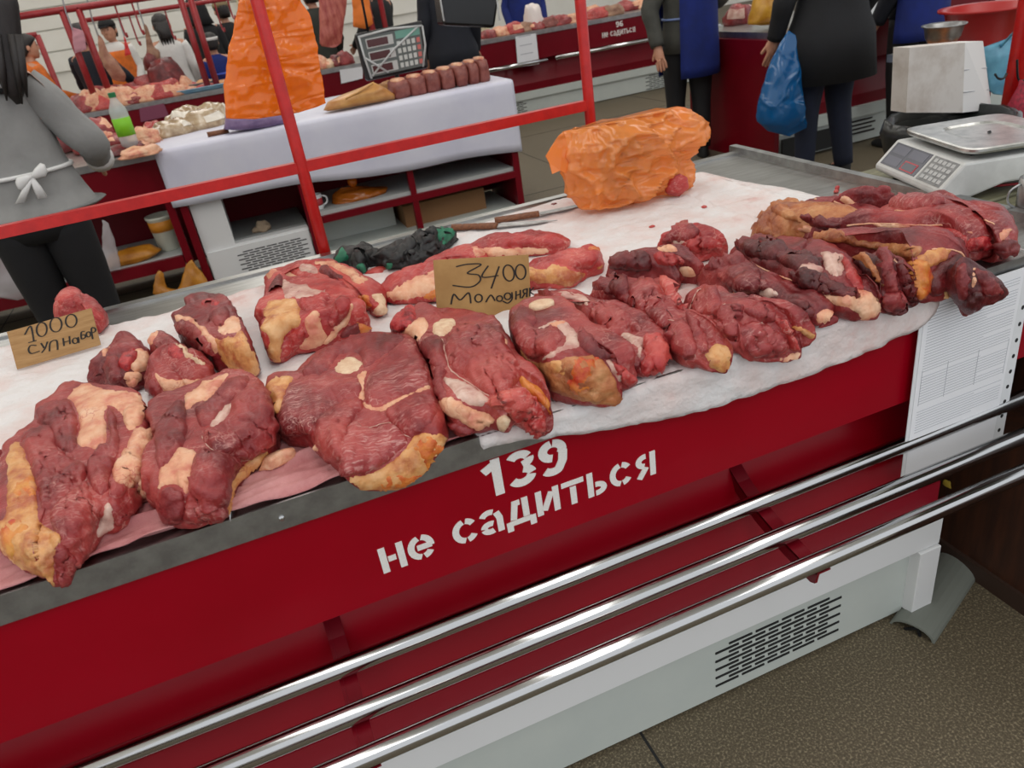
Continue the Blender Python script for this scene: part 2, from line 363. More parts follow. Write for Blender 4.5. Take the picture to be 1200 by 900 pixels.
G = {  # glyph: (advance, strokes), unit height 1, stroke .26
 '1': (.55, [[(.38, 0), (.38, 1)], [(.36, .86), (.1, .72)]]),
 '3': (.72, [arc(.34, .73, .2, .16, 155, 20), arc(.34, .73, .22, .15, 8, -75, 6), arc(.34, .3, .24, .19, 75, 8, 6), arc(.34, .3, .22, .18, -8, -155)]),
 '9': (.74, [arc(.36, .68, .22, .2, 95, 265), arc(.36, .68, .22, .2, 85, -30, 8), [(.59, .62), (.56, .36), (.45, .14)], arc(.32, .26, .2, .15, -40, -150, 6)]),
 '6': (.74, [arc(.36, .32, .22, .2, -85, 85), arc(.36, .32, .22, .2, 265, 95), [(.13, .38), (.16, .64), (.27, .86)], arc(.4, .74, .2, .15, 140, 30, 6)]),
 'н': (.86, [[(.17, 0), (.17, 1)], [(.69, 0), (.69, 1)], [(.3, .5), (.53, .5)]]),
 'е': (.86, [arc(.42, .5, .3, .38, 80, -5, 8), arc(.42, .5, .3, .38, 100, 262), [(.3, .5), (.74, .5)], arc(.42, .5, .3, .38, 280, 325, 6)]),
 'с': (.84, [arc(.42, .5, .3, .38, 35, 82, 6), arc(.42, .5, .3, .38, 98, 262), arc(.42, .5, .3, .38, 278, 325, 6)]),
 'а': (.84, [arc(.36, .66, .24, .22, 160, 60, 6), [(.66, 0), (.66, .56), (.58, .8)], arc(.34, .27, .2, .16, 60, 175, 8), arc(.34, .27, .2, .16, 190, 300, 8)]),
 'д': (.95, [[(.12, .1), (.82, .1)], [(.1, -.2), (.1, .18)], [(.85, -.2), (.85, .18)], [(.24, .24), (.34, .88), (.5, .88)], [(.66, .24), (.66, 1)]]),
 'и': (.9, [[(.16, 0), (.16, 1)], [(.72, 0), (.72, 1)], [(.3, .16), (.58, .84)]]),
 'т': (.8, [[(.02, .88), (.76, .88)], [(.39, 0), (.39, .72)]]),
 'ь': (.82, [[(.17, 0), (.17, 1)], arc(.38, .28, .24, .18, 100, -100, 10)]),
 'я': (.88, [[(.7, 0), (.7, 1)], arc(.44, .68, .24, .2, 85, 260, 10), [(.46, .42), (.2, 0)]]),
 ' ': (.5, []),
}
def write(text, x0, x1, z0, h, y, parent, t=.2, M=LETTER):
    tot = sum(G[c][0] for c in text); k = (x1-x0)/tot; x = x0
    for c in text:
        if G[c][1]:
            mb = MB()
            for j_, s_ in enumerate(G[c][1]): ribbon(mb, s_, t, Vector((x, y, z0)), Vector((k, 0, 0)), Vector((0, 0, h)), Vector((0, -1, 0)), .0010+.00025*j_)
            mb.build('letter', M, parent)
        x += G[c][0]*k
write('139', .228, .392, .765, .073, .004, up)
write('не садиться', .035, .56, .691, .052, .004, up)

# ------------------------------------------------------------------ cloths
def zlow(x):
    K = [(atY(a, b, -.006).x, atY(a, b, -.006).z) for a, b in P('560,527 600,517 648,511 681,507 726,500 780,490 828,479 885,460 942,440 1010,413 1071,386 1100,358')]
    if x <= K[0][0]: return None
    for (a, za), (b, zb) in zip(K, K[1:]):
        if a <= x <= b: return za+(zb-za)*(x-a)/(b-a)
    return None
CB = [(p.x, p.y) for p in [atZ(a, b, T) for a, b in P('-60,420 60,398 150,380 310,337 420,310 530,274 610,249 660,234 700,231 760,226 800,208 823,203 850,212 936,226 1000,244 1060,262 1110,285')]]
def interp(K, x):
    if x <= K[0][0]: return K[0][1]
    for (a, za), (b, zb) in zip(K, K[1:]):
        if a <= x <= b: return za+(zb-za)*(x-a)/(b-a)
    return K[-1][1]
NX, NV = 230, 120
V, Fc = [], []
x0, x1 = -1.2, 1.43
for i in range(NX+1):
    x = x0+(x1-x0)*i/NX
    yb = interp(CB, x)+.012*noise.noise(Vector((x*9, 3, 0)))
    zl = zlow(x); drop = 0 if zl is None else T-zl
    yf = .0 if drop > .004 else .12+.02*noise.noise(Vector((x*7, 0, 5)))
    drop += .004*noise.noise(Vector((x*30, 1, 1))) if drop > .004 else 0
    if zl is not None and drop <= .004: yf = .06
    path = (yb-yf)+drop
    for j in range(NV+1):
        s = path*j/NV
        if s <= yb-yf:
            y = yb-s; z = T+.004
        else:
            d = s-(yb-yf); y = -.009; z = T+.002-d
        wv = .0035*noise.noise(Vector((x*14, y*22+z*20, 0)))+.0035*noise.noise(Vector((x*30+y*12, y*50+z*40, 7)))+.0022*abs(noise.noise(Vector((x*9-y*20, y*70+z*60, 3))))
        if s <= yb-yf:
            z += max(-.0025, wv*1.3)
            e = min(1, max(0, (.012-(y))/.012)); z -= e*.002
            if e > 0: y -= e*.004
        else: y += -abs(wv)*2-.012*max(0, noise.noise(Vector((x*16, 0, 9))))*min(1, d/.05)
        V.append((x, y, z))
for i in range(NX):
    for j in range(NV):
        a = i*(NV+1)+j; Fc.append((a, a+NV+1, a+NV+2, a+1))
cl = mk('counter_cloth', V, Fc, CLOTH, None, True)
sd = cl.modifiers.new('thickness', 'SOLIDIFY'); sd.thickness = .0015
tagp(cl, 'stained white cotton cloth spread under the beef and hanging over the red panel', 'cloth')
# pink wet towel at the front left
V, Fc = [], []
n1, n2 = 150, 50
for i in range(n1+1):
    x = -.62+i/n1*.98
    for j in range(n2+1):
        t = j/n2; y = .003+.225*t*(1+.15*math.sin(x*7))
        z = T+.010+.010*noise.noise(Vector((x*6+y*30, y*55-x*8, 0)))+.006*noise.noise(Vector((x*14, y*90-x*16, 4)))
        z += .016*max(0, noise.noise(Vector((x*4+y*9, y*26-x*6, 2))))
        V.append((x+.02*math.sin(y*30), y, max(T+.0055, z)))
for i in range(n1):
    for j in range(n2):
        a = i*(n2+1)+j; Fc.append((a, a+n2+1, a+n2+2, a+1))
tw = mk('wet_towel', V, Fc, PINK, None, True)
sd = tw.modifiers.new('thickness', 'SOLIDIFY'); sd.thickness = .002
tagp(tw, 'wrinkled pink blood-soaked towel along the left front edge of the counter', 'towel')

# ------------------------------------------------------------------ document in a punched sleeve
dc = thing('document_sleeve', 'printed document in a clear punched plastic sleeve taped to the counter front', 'document', (1.28, -.01, .455))
bl, br_, tl, tr = Vector((1.143, -.012, .455)), Vector((1.437, -.012, .457)), Vector((1.143, -.012, .875)), Vector((1.425, -.012, .872))
tl.x, tr.x = 1.137, 1.424
MB().prism([bl, br_, tr, tl], (0, .0015, 0)).build('sleeve', mat('clear_sleeve', lin(226, 228, 230), rough=.25, spec=.4), dc)
Q = lambda u, v: bl+(br_-bl)*u+(tl-bl)*v
MB().prism([Q(.03, .01)+Vector((0, -.0012, 0)), Q(.89, .01)+Vector((0, -.0012, 0)), Q(.89, .99)+Vector((0, -.0012, 0)), Q(.03, .99)+Vector((0, -.0012, 0))], (0, .0008, 0)).build('sheet', PAPER, dc)
GI = mat('grey_print', lin(182, 184, 190), rough=.7)
tx = MB()
for k in range(46):
    v = .26+.7*k/46
    if k in (9, 10, 22): continue
    u1 = .86 if k % 7 else .6
    u0 = .07
    tx.prism([Q(u0, v)+Vector((0, -.0016, 0)), Q(u1, v)+Vector((0, -.0016, 0)), Q(u1, v+.0035)+Vector((0, -.0016, 0)), Q(u0, v+.0035)+Vector((0, -.0016, 0))], (0, .0004, 0))
for u in (.07, .3, .58, .86):
    tx.prism([Q(u, .42)+Vector((0, -.0016, 0)), Q(u+.004, .42)+Vector((0, -.0016, 0)), Q(u+.004, .62)+Vector((0, -.0016, 0)), Q(u, .62)+Vector((0, -.0016, 0))], (0, .0004, 0))
tx.build('printed_lines', GI, dc)
for k in range(11):
    c = Q(.945, .05+.09*k)
    b = MB(); b.prism([c+Vector((.004*math.cos(q*.628), -.0008, .005*math.sin(q*.628))) for q in range(10)], (0, .001, 0)); b.build('punched_hole', DARK, dc)
# ================================================================== meat
SLAB = [(0, 0), (.8, 0), (.93, .02), (.985, .12), (1, .34), (.998, .6), (.985, .82), (.955, .94), (.91, .99), (.82, 1.01), (.62, 1.02), (.4, 1.03), (.2, 1.03), (0, 1.03)]
MOUND = [(0, 0), (.75, 0), (.92, .03), (.985, .13), (1, .28), (.97, .48), (.9, .66), (.79, .81), (.64, .92), (.45, .98), (.22, 1.01), (0, 1.02)]
def rprof(pr, n):
    return crom(pr, n, False)
MEAT_N = [0]
def meat(name, label, zoom, outline, h, M, patches=(), prof=SLAB, amp=.006, group=None, base=T+.005, tilt=None, center=None, ns=132, nr=34, lean=.5, cat='meat', warp=None, bodyname='muscle'):
    MEAT_N[0] += 1; seed = MEAT_N[0]*3.17
    px = zpts(zoom, P(outline))
    px = crom(px, ns)
    w0 = [atZ(a, b, base+h*.5) for a, b in px]
    ys = [p.y for p in w0]; cy = (max(ys)+min(ys))/2; hr = max(.001, (max(ys)-min(ys))/2)
    w1 = []; zo = []
    for (a, b), p in zip(px, w0):
        t = (p.y-cy)/hr
        zz = base+h*(.5+.38*t); p2 = atZ(a, b, zz); off = 0
        if p2.y < -.028:            # the rim hangs over the counter edge
            p3 = atY(a, b, -.028); off = p3.z-zz; p2 = Vector((p3.x, -.028, zz))
        w1.append(p2); zo.append(off)
    if center:
        cpt = atZ(*zpts(zoom, [center])[0], base+h*.5); c = Vector((cpt.x, cpt.y))
    else:
        A = 0; c = Vector((0, 0))
        for i in range(ns):
            p, q = w1[i], w1[(i+1) % ns]; k = p.x*q.y-q.x*p.y; A += k; c += Vector((p.x+q.x, p.y+q.y))*k
        c = c/(3*A) if abs(A) > 1e-9 else Vector((w1[0].x, w1[0].y))
    rp = rprof(prof, nr)
    V = []
    for r_, z_ in rp:
        for p, of_ in zip(w1, zo):
            q = Vector((c.x+(p.x-c.x)*r_, c.y+(p.y-c.y)*r_, base+h*z_))
            if z_ > .02 or r_ > .7:
                k = min(1, z_*3)
                q.z += amp*k*(.7 if prof is SLAB else 1.1)*(noise.noise(Vector((q.x*14+seed, q.y*14, seed)))+.35*noise.noise(Vector((q.x*38, q.y*38+seed, q.z*30))))*1.4
                d = Vector((p.x-c.x, p.y-c.y, 0)); d.normalize()
                s_ = amp*.9*noise.noise(Vector((q.x*45+seed, q.y*45, q.z*60)))+amp*.5*noise.noise(Vector((q.x*90, q.y*90+seed, q.z*110)))
                q += d*s_*min(1, r_*1.3)
                if prof is MOUND:
                    gn = abs(noise.noise(Vector((q.x*11+q.y*6+seed, q.y*11-q.x*6, q.z*8+seed)))); q.z -= k*amp*1.1*max(0, 1-gn/.09)
                else:
                    gn = abs(noise.noise(Vector((q.x*13+seed, q.y*13, seed)))); q.z -= k*amp*.5*max(0, 1-gn/.08)
            if tilt: q.z += max(0, (q.x-c.x)*tilt[0]+(q.y-c.y)*tilt[1]+tilt[2])*min(1, z_*1.2)
            q.z = max(q.z, base-.0)+of_*r_**4
            V.append(q)
    n = ns
    Fc = [(i*n+k, i*n+(k+1) % n, (i+1)*n+(k+1) % n, (i+1)*n+k) for i in range(nr-1) for k in range(n)]
    root = thing(name, label, cat, (c.x, c.y, base), group)
    body = mk(bodyname, V, Fc, M, root, True)
    bm = bmesh.new(); bm.from_mesh(body.data); bmesh.ops.remove_doubles(bm, verts=bm.verts, dist=.0004)
    bmesh.ops.recalc_face_normals(bm, faces=bm.faces); bm.to_mesh(body.data)
    for p in body.data.polygons: p.use_smooth = True
    bvh = BVHTree.FromBMesh(bm); bm.free()
    for i, pt in enumerate(patches):
        nm, pm, th, pts = pt[:4]
        if nm == 'muscle_lobe': th *= 1.5
        patch(nm, pm, th, zpts(zoom, P(pts)), bvh, root, seed+i)
    return root, bvh
def patch(nm, pm, th, pts, bvh, root, seed=0, step=3.2):
    """a part lying on the surface of the piece: its rim is sunk into the piece, its middle stands proud"""
    per = sum(math.dist(pts[i], pts[(i+1) % len(pts)]) for i in range(len(pts)))
    nb = max(16, int(per/3.0)); B = crom(pts, nb)
    B = [(x+2.4*noise.noise(Vector((x*.12, y*.12, seed)))+1.2*noise.noise(Vector((x*.4, y*.4, seed))), y+2.4*noise.noise(Vector((y*.12, x*.12, seed+4)))+1.2*noise.noise(Vector((y*.4, x*.4, seed+4)))) for x, y in B]
    xs = [b[0] for b in B]; ys = [b[1] for b in B]
    def inside(x, y):
        r_ = False; j = nb-1
        for i in range(nb):
            if (B[i][1] > y) != (B[j][1] > y) and x < (B[j][0]-B[i][0])*(y-B[i][1])/(B[j][1]-B[i][1])+B[i][0]: r_ = not r_
            j = i
        return r_
    def bd(x, y): return min(math.hypot(x-b[0], y-b[1]) for b in B)
    pv = [Vector(b) for b in B]; D = [0]*nb
    y = min(ys); row = 0
    while y < max(ys):
        x = min(xs)+(step/2 if row % 2 else 0)
        while x < max(xs):
            if inside(x, y):
                d = bd(x, y)
                if d > step*.5: pv.append(Vector((x, y))); D.append(d)
            x += step
        y += step*.87; row += 1
    res = delaunay_2d_cdt(pv, [(i, (i+1) % nb) for i in range(nb)], [list(range(nb))], 1, 1e-5)
    ov, of = res[0], res[2]
    wid = max(4, min(16, max(D)*.8))
    H = []
    for v in ov:
        r_ = ray(v.x, v.y).normalized(); hit, nrm, idx, dist = bvh.ray_cast(CAM, r_)
        if hit is None: H.append(None); continue
        if nrm.dot(r_) > 0: nrm = -nrm
        d = bd(v.x, v.y); k = min(1, d/wid); k = math.sqrt(max(0, 1-(1-k)**2)) if th > 0 else k
        off = -.0012+(th+.0012)*k+abs(th)*.5*k*noise.noise(Vector((v.x*.12, v.y*.12, seed)))+.0008*k*noise.noise(Vector((v.x*.35, v.y*.35, seed)))
        H.append(hit+nrm*off)
    keep = {}; V = []
    for i, hh in enumerate(H):
        if hh is not None: keep[i] = len(V); V.append(hh)
    Fc = []
    for f in of:
        if all(i in keep for i in f):
            q = [V[keep[i]] for i in f]
            if max((q[0]-q[1]).length, (q[1]-q[2]).length, (q[2]-q[0]).length) < .035: Fc.append(tuple(keep[i] for i in f))
    if len(Fc) < 3: return None
    o = mk(nm, V, Fc, pm, root, True)
    bm = bmesh.new(); bm.from_mesh(o.data)
    left = set(bm.faces); isl = []          # keep the largest connected piece only
    while left:
        st_ = [left.pop()]; comp = []
        while st_:
            f = st_.pop(); comp.append(f)
            for e in f.edges:
                for g in e.link_faces:
                    if g in left: left.remove(g); st_.append(g)
        isl.append(comp)
    isl.sort(key=len)
    for comp in isl[:-1]: bmesh.ops.delete(bm, geom=comp, context='FACES')
    bmesh.ops.delete(bm, geom=[v for v in bm.verts if not v.link_faces], context='VERTS')
    bmesh.ops.recalc_face_normals(bm, faces=bm.faces)
    up_ = sum((f.normal.dot(CAM-f.calc_center_median()) > 0) for f in bm.faces)
    if up_ < len(bm.faces)/2: bmesh.ops.reverse_faces(bm, faces=bm.faces)
    bm.to_mesh(o.data); bm.free()
    return o
def seam(root, bvh, zoom, pts, r=.0012, M=SILV, nm='sinew'):
    px = crom(zpts(zoom, P(pts)), 26, False); L = []
    for i, (x, y) in enumerate(px):
        x += .8*noise.noise(Vector((i*.6, x*.1, 1))); y += .8*noise.noise(Vector((i*.6, y*.1, 9)))
        hit, nrm, _, _ = bvh.ray_cast(CAM, ray(x, y).normalized())
        if hit: L.append(hit+Vector((0, 0, .0004)))
    if len(L) > 2: MB().tube(L, [r*(.5+.9*abs(noise.noise(Vector((i*.4, 2, 3))))) for i in range(len(L))], 6).build(nm, M, root, True)
def silo(pts, y0, ratio=.5, n=26, seg=36, noise_a=.006, ns_=14, maxd=None, cap=True, ybend=None, ridge=0):
    """a closed volume from the outline of a thing standing in the plane y = y0, rounded in depth"""
    W = [atY(a, b, y0) for a, b in pts]; poly = [(p.x, p.z) for p in W]
    z0 = min(p[1] for p in poly); z1 = max(p[1] for p in poly); rings = []
    m_ = len(poly)
    for i in range(n):
        t = (i+.02)/(n-1+.04); z = z0+(z1-z0)*t; xs = []
        for k in range(m_):
            (xa, za), (xb, zb) = poly[k], poly[(k+1) % m_]
            if (za <= z) != (zb <= z): xs.append(xa+(xb-xa)*(z-za)/(zb-za))
        if len(xs) < 2: continue
        l, r_ = min(xs), max(xs); c = (l+r_)/2; rx = max(.002, (r_-l)/2); ry = rx*ratio
        if maxd: ry = min(ry, maxd)
        ry *= min(1, .35+3*t, .35+3*(1-t))
        ring = []
        for k in range(seg):
            q = 2*math.pi*k/seg; e = .8
            cx_, sy_ = math.cos(q), math.sin(q)
            p = Vector((c+rx*math.copysign(abs(cx_)**e, cx_), y0+ry*math.copysign(abs(sy_)**e, sy_)+(ybend(z) if ybend else 0), z))
            d = noise_a*(noise.noise(p*ns_)+.7*noise.noise(p*ns_*2.7)+.9*(abs(noise.noise(Vector((p.x*ns_*1.3, p.y*ns_, p.z*ns_*2.2))))-.3))
            if ridge:
                for f_, a_ in ((1, 1), (2.1, .5), (4.3, .22)):
                    g_ = abs(noise.noise(Vector((p.x*ns_*f_+p.z*5*f_, p.y*ns_*f_, p.z*ns_*.8*f_-p.x*6*f_)))); d += noise_a*ridge*a_*(max(0, 1-g_/.22)-.35)
            p += Vector((cx_*.45, sy_, 0))*d
            ring.append(p)
        rings.append(ring)
    return MB().loft(rings)
def meat_hang(name, label, zoom, outline, y0, M, patches, group, maxd=.03):
    s_ = silo(crom(zpts(zoom, P(outline)), 60), y0, .6, 30, 40, .006, 24, maxd=maxd); c = s_.V[0]
    root = thing(name, label, 'meat', c, group); body = s_.build('muscle', M, root, True)
    bvh = BVHTree.FromPolygons([tuple(v) for v in s_.V], s_.F)
    for i, (nm, pm, th, pts) in enumerate(patches): patch(nm, pm, th, zpts(zoom, P(pts)), bvh, root, i+50)
    return root, bvh
GF, GS, GK, GR = 'large beef cuts along the front edge', 'soup bone pieces behind the left cuts', 'boned beef strips on the white cloth', 'folded rib and flank flaps at the right end'
Z1 = (0, 430, 3.333)
r, b = meat('beef_cut', 'big beef cut with orange-yellow fat cap at the left front corner of the counter', Z1,
 '75,290 140,240 145,170 200,135 260,55 330,60 400,80 480,90 555,115 570,190 600,260 610,360 585,470 590,500 545,510 530,560 460,630 400,650 350,730 290,800 270,850 205,870 180,830 100,800 30,750 -5,690 -5,610 20,570 25,420 25,330',
 .07, MUS1, [
 ('muscle_lobe', MUS1, .006, '85,270 200,230 230,320 330,380 330,450 240,530 170,560 150,500 130,420'),
 ('muscle_lobe', MUS2, .006, '150,160 260,125 300,200 300,290 280,340 220,310 190,240 145,215'),
 ('muscle_lobe', MUS2, .008, '340,390 380,320 430,280 415,180 440,160 470,300 440,400 420,480 400,510 350,460'),
 ('muscle_lobe', MUS1, .007, '200,575 330,450 360,500 400,540 370,640 350,720 290,790 240,690'),
 ('muscle_lobe', MUS2, .006, '430,450 520,480 555,515 530,560 460,630 430,560'),
 ('muscle_lobe', MUS2, .005, '230,690 290,740 290,800 270,848 225,850 215,770'),
 ('fat_cap', FATY, .005, '70,290 110,360 140,440 145,530 160,600 240,660 230,700 215,760 210,870 180,830 100,800 30,750 -5,690 -5,610 20,570 25,420 25,330'),
 ('fat_patch', FATO, .005, '50,430 120,420 140,470 130,540 80,540 40,500'),
 ('fat_patch', FATO, .006, '10,620 60,590 130,640 90,690 70,760 20,720 0,680'),
 ('fat_layer', FATC, .004, '265,110 330,60 400,80 480,90 555,115 560,200 500,255 480,200 430,150 412,190 420,260 400,325 300,300 310,230 290,150'),
 ('fat_lump', FATC, .010, '530,240 595,260 600,340 560,400 550,440 500,480 450,440 440,400 480,330'),
 ('fat_lump', FATC, .009, '570,370 605,350 585,430 590,500 540,508 545,440'),
 ('fat_lump', FATC, .009, '480,170 550,140 570,190 540,230 500,240'),
 ('silverskin', SILV, .003, '410,530 440,540 450,625 380,665 380,630 400,570'),
 ], group=GF, amp=.007)
seam(r, b, Z1, '230,540 290,480 340,440'); seam(r, b, Z1, '250,560 300,640 300,730'); seam(r, b, Z1, '190,240 230,330 330,390')
Z2 = (90, 340, 3.104)
r, b = meat('beef_cut', 'beef cut with round dark lobe and cream fat seam, second from the left', Z2,
 '250,470 290,400 380,370 470,320 560,290 640,310 690,360 720,440 730,520 710,570 650,620 600,660 570,740 545,830 480,850 400,870 310,840 300,780 265,770 270,660 290,600 280,530',
 .075, MUS1, [
 ('muscle_lobe', MUS1, .010, '460,530 540,480 570,400 640,350 690,370 725,500 700,570 600,620 540,590 490,580'),
 ('muscle_lobe', MUS2, .008, '285,500 380,400 400,470 400,540 350,620 295,650 285,580'),
 ('muscle_lobe', MUS1, .008, '440,590 560,600 600,625 560,700 540,830 470,850 390,840 400,740'),
 ('muscle_lobe', MUS2, .006, '310,730 370,720 395,770 380,850 310,840'),
 ('muscle_lobe', MUS2, .006, '480,400 560,320 630,320 600,370 540,440 460,500 430,440'),
 ('fat_layer', FATC, .005, '255,450 300,400 380,385 470,330 550,300 520,360 480,400 440,410 390,440 390,380 330,420 290,480 255,505'),
 ('silverskin', SILV, .003, '490,460 560,400 570,430 530,480 490,500'),
 ('fat_patch', FATC, .007, '370,575 440,590 420,660 400,740 370,710 310,720 300,780 300,660 340,620'),
 ('fat_edge', FATY, .004, '600,640 700,580 650,660 580,720 560,820 535,830 560,720'),
 ], group=GF)
seam(r, b, Z2, '455,530 490,580 600,622 690,590'); seam(r, b, Z2, '390,790 370,820 360,850'); seam(r, b, Z2, '330,780 390,770 470,790')
r, b = meat('soup_bone_piece', 'soup bone piece with knobbly red marrow, beside the 1000 price card', Z2,
 '40,330 80,270 100,220 140,150 180,130 220,160 250,200 270,250 275,300 240,350 200,370 130,360 90,340', .06, MUS2,
 [('fat_edge', FATC, .005, '95,220 140,150 180,130 215,155 180,165 130,200 100,250'), ('marrow_lump', CLOT, .009, '150,250 200,210 220,240 190,290 160,280'),
  ('fat_lump', FATC, .008, '200,230 240,210 265,250 250,290 210,300 190,270'), ('fat_lump', FATC, .008, '180,300 240,300 220,350 180,350'), ('muscle_lobe', MUS1, .006, '110,250 150,240 160,330 120,350 100,320'),
  ('muscle_lobe', MUS2, .005, '45,328 80,280 105,250 90,320 70,340')], group=GS, prof=MOUND, amp=.009)
r, b = meat('soup_bone_piece', 'soup bone piece with pointed top and cream fat foot, middle of three', Z2,
 '255,170 290,125 340,150 380,190 420,230 470,270 500,290 500,330 440,350 380,380 300,400 260,370 255,340 290,290 280,230 260,210', .065, MUS1,
 [('fat_edge', FATC, .006, '285,300 330,320 400,325 450,325 380,370 320,370 290,330'), ('marrow_lump', CLOT, .008, '335,200 380,210 380,250 340,240'),
  ('bone', BONE, .005, '370,190 420,230 480,275 460,280 400,245 365,210'), ('muscle_lobe', MUS2, .006, '260,370 255,340 280,320 310,370 300,398'), ('fat_edge', FATC, .004, '258,170 290,128 300,150 275,200 260,205')], group=GS, prof=MOUND, amp=.008)
r, b = meat('soup_bone_piece', 'upright soup bone piece with pale yellow fat side, rightmost of the three behind the cuts', Z2,
 '355,110 400,75 395,45 430,25 530,30 570,70 600,130 640,210 668,290 640,320 590,300 540,280 500,270 470,230 420,190 370,150', .085, MUS2,
 [('fat_cap', FATY, .006, '500,180 560,170 600,150 640,210 668,290 640,318 590,300 540,280 520,240'), ('fat_layer', FATC, .005, '365,90 420,100 480,150 520,200 510,240 470,190 420,130 360,120'),
  ('muscle_lobe', MUS1, .007, '360,115 410,110 470,160 510,240 470,230 420,190 370,150'), ('bone', CLOT, .006, '440,35 500,30 520,50 470,60'), ('muscle_lobe', MUS2, .006, '480,90 540,60 560,90 540,140 510,130'), ('fat_edge', FATC, .005, '520,110 580,90 600,140 560,160 520,160')], group=GS, amp=.008)
Z4 = (0, 330, 3.53)
meat('beef_scrap', 'marbled pink beef scrap propped up behind the 1000 price card', Z4, '225,55 250,20 290,10 340,40 350,75 400,90 440,130 440,170 410,210 380,180 300,170 230,150', .075, MUS3,
 [('muscle_lobe', MUS3, .006, '235,55 290,15 335,45 340,100 280,110 240,90'), ('muscle_lobe', MUS3, .005, '350,80 400,92 438,130 430,170 390,150')], prof=MOUND)
meat('beef_scrap', 'small beef scrap cut off by the left photo edge beside the big fatty cut', Z1, '-60,330 -20,315 20,330 15,380 -15,440 -60,430', .04, MUS2, [('fat_edge', FATC, .003, '-20,370 15,345 15,390 -10,440 -30,420')], prof=MOUND)
Z5 = (290, 290, 6.)
r, b = meat('rib_piece', 'long rib piece with bared bone end, lying behind the marbled chunk near the black gloves', Z5,
 '95,160 150,110 260,90 400,100 500,80 600,95 720,140 830,200 850,230 830,270 970,300 975,340 985,450 940,490 880,470 860,430 760,420 720,360 600,320 420,260 240,220 160,240 130,210', .06, MUS3,
 [('fat_layer', FATC, .004, '100,165 160,150 240,165 330,190 420,230 600,270 560,290 420,260 240,215 160,240 130,210'), ('fat_patch', FATC, .005, '480,90 600,95 720,140 840,215 840,240 760,255 700,200 560,130 480,120'),
  ('muscle_lobe', MUS5, .005, '500,170 540,130 620,170 680,210 600,220 540,200'), ('silverskin', SILV, .003, '360,110 420,110 500,150 480,190 400,170 360,160'), ('fat_patch', FATO, .006, '760,340 850,340 870,420 800,430'), ('bone', BONE, .006, '880,340 960,330 985,450 940,488 880,465 910,400')], prof=MOUND, amp=.005, center=(560, 200))
r, b = meat('beef_chunk', 'marbled beef chunk with wrinkled tan fat face, standing left of the 3400 card', Z5,
 '140,290 200,190 240,190 290,230 420,260 600,310 720,360 745,420 800,450 810,500 780,525 880,580 800,620 680,640 560,700 440,730 330,740 240,800 150,780 145,620 90,580 100,520 125,420', .085, MUS3,
 [('fat_cap', FATY, .006, '140,380 250,370 300,350 350,380 380,530 300,590 250,660 240,800 150,780 145,620 90,580 110,500'), ('silverskin', SILV, .003, '245,200 290,235 420,265 560,310 450,360 370,370 320,350 270,360 240,300'),
  ('muscle_lobe', MUS2, .005, '150,290 200,195 240,200 245,280 220,370 160,370'), ('muscle_lobe', MUS3, .007, '360,380 480,340 590,320 540,420 440,450 390,440'), ('muscle_lobe', MUS3, .008, '600,410 640,350 720,370 720,450 650,530 590,560 570,500'),
  ('fat_layer', FATC, .004, '390,540 440,450 500,450 530,560 560,620 520,700 380,725 360,700 420,620'), ('muscle_lobe', MUS3, .006, '250,680 300,600 390,560 400,640 350,720 250,780'), ('fat_edge', FATC, .004, '720,380 745,420 720,520 660,590 560,690 530,660 620,560 700,480'),
  ('muscle_lobe', MUS2, .005, '700,560 780,525 800,600 690,630 650,610'), ('fat_edge', FATO, .004, '770,530 850,545 880,580 800,615')], group=GF)
Z6 = (300, 370, 4.09)
r, b = meat('round_steak', 'largest round beef slice with oval bone and orange fat rim hanging over the edge', Z6,
 '45,350 80,300 180,295 230,240 290,180 370,150 480,90 560,75 680,85 770,130 800,200 850,320 880,400 910,490 915,590 860,690 820,750 760,800 690,845 590,850 500,840 430,780 380,730 300,660 250,600 150,580 100,540 95,460 60,420', .06, MUS1, [
 ('muscle_lobe', MUS4, .006, '520,330 570,250 690,130 770,150 830,330 700,380 590,430 530,420'), ('muscle_lobe', MUS1, .006, '620,460 700,400 850,350 880,420 860,490 760,580 700,560 640,510'),
 ('muscle_lobe', MUS4, .006, '400,760 420,600 460,510 560,540 640,510 730,590 690,650 590,730 480,765'), ('muscle_lobe', MUS4, .006, '110,490 160,330 300,280 480,300 500,380 400,420 280,520 250,580 130,570'),
 ('muscle_lobe', MUS2, .006, '220,285 300,180 480,90 680,85 700,120 600,200 520,250 500,190 400,190 330,270'), ('muscle_lobe', MUS1, .007, '280,560 300,480 400,420 480,400 520,430 460,500 420,600 390,720 300,640'),
 ('fat_patch', FATY, .007, '45,350 80,300 180,295 150,360 130,410 100,470 60,420'), ('fat_seam', FATC, .004, '480,300 540,255 520,330 525,415 590,435 700,385 800,345 845,350 700,410 600,460 520,435 485,380'),
 ('fat_rim', FATY, .005, '430,775 500,765 600,730 700,650 740,590 790,560 860,560 915,590 860,690 820,750 760,800 690,845 590,850 500,840'),
 ('fat_patch', FATO, .006, '750,630 800,570 870,590 905,620 860,690 820,750 790,700 750,650'), ('fat_patch', FATO, .005, '570,780 640,740 730,740 800,760 740,810 650,840 590,830'),
 ('bone', BONE, .004, '375,250 400,215 460,200 510,220 512,245 470,270 420,280 380,270'), ('fat_bead', FATC, .006, '270,640 285,610 305,640 290,665')], group=GF, amp=.005)
seam(r, b, Z6, '470,505 520,540 600,520 640,512'); seam(r, b, Z6, '120,420 200,370 300,350'); seam(r, b, Z6, '640,510 690,560 745,585')
meat('fat_trimming', 'small loose lump of cream fat on the pink towel', Z6, '5,735 30,690 70,640 120,620 180,630 185,665 130,700 70,735', .022, FATC, prof=MOUND, base=T+.012, cat='fat')
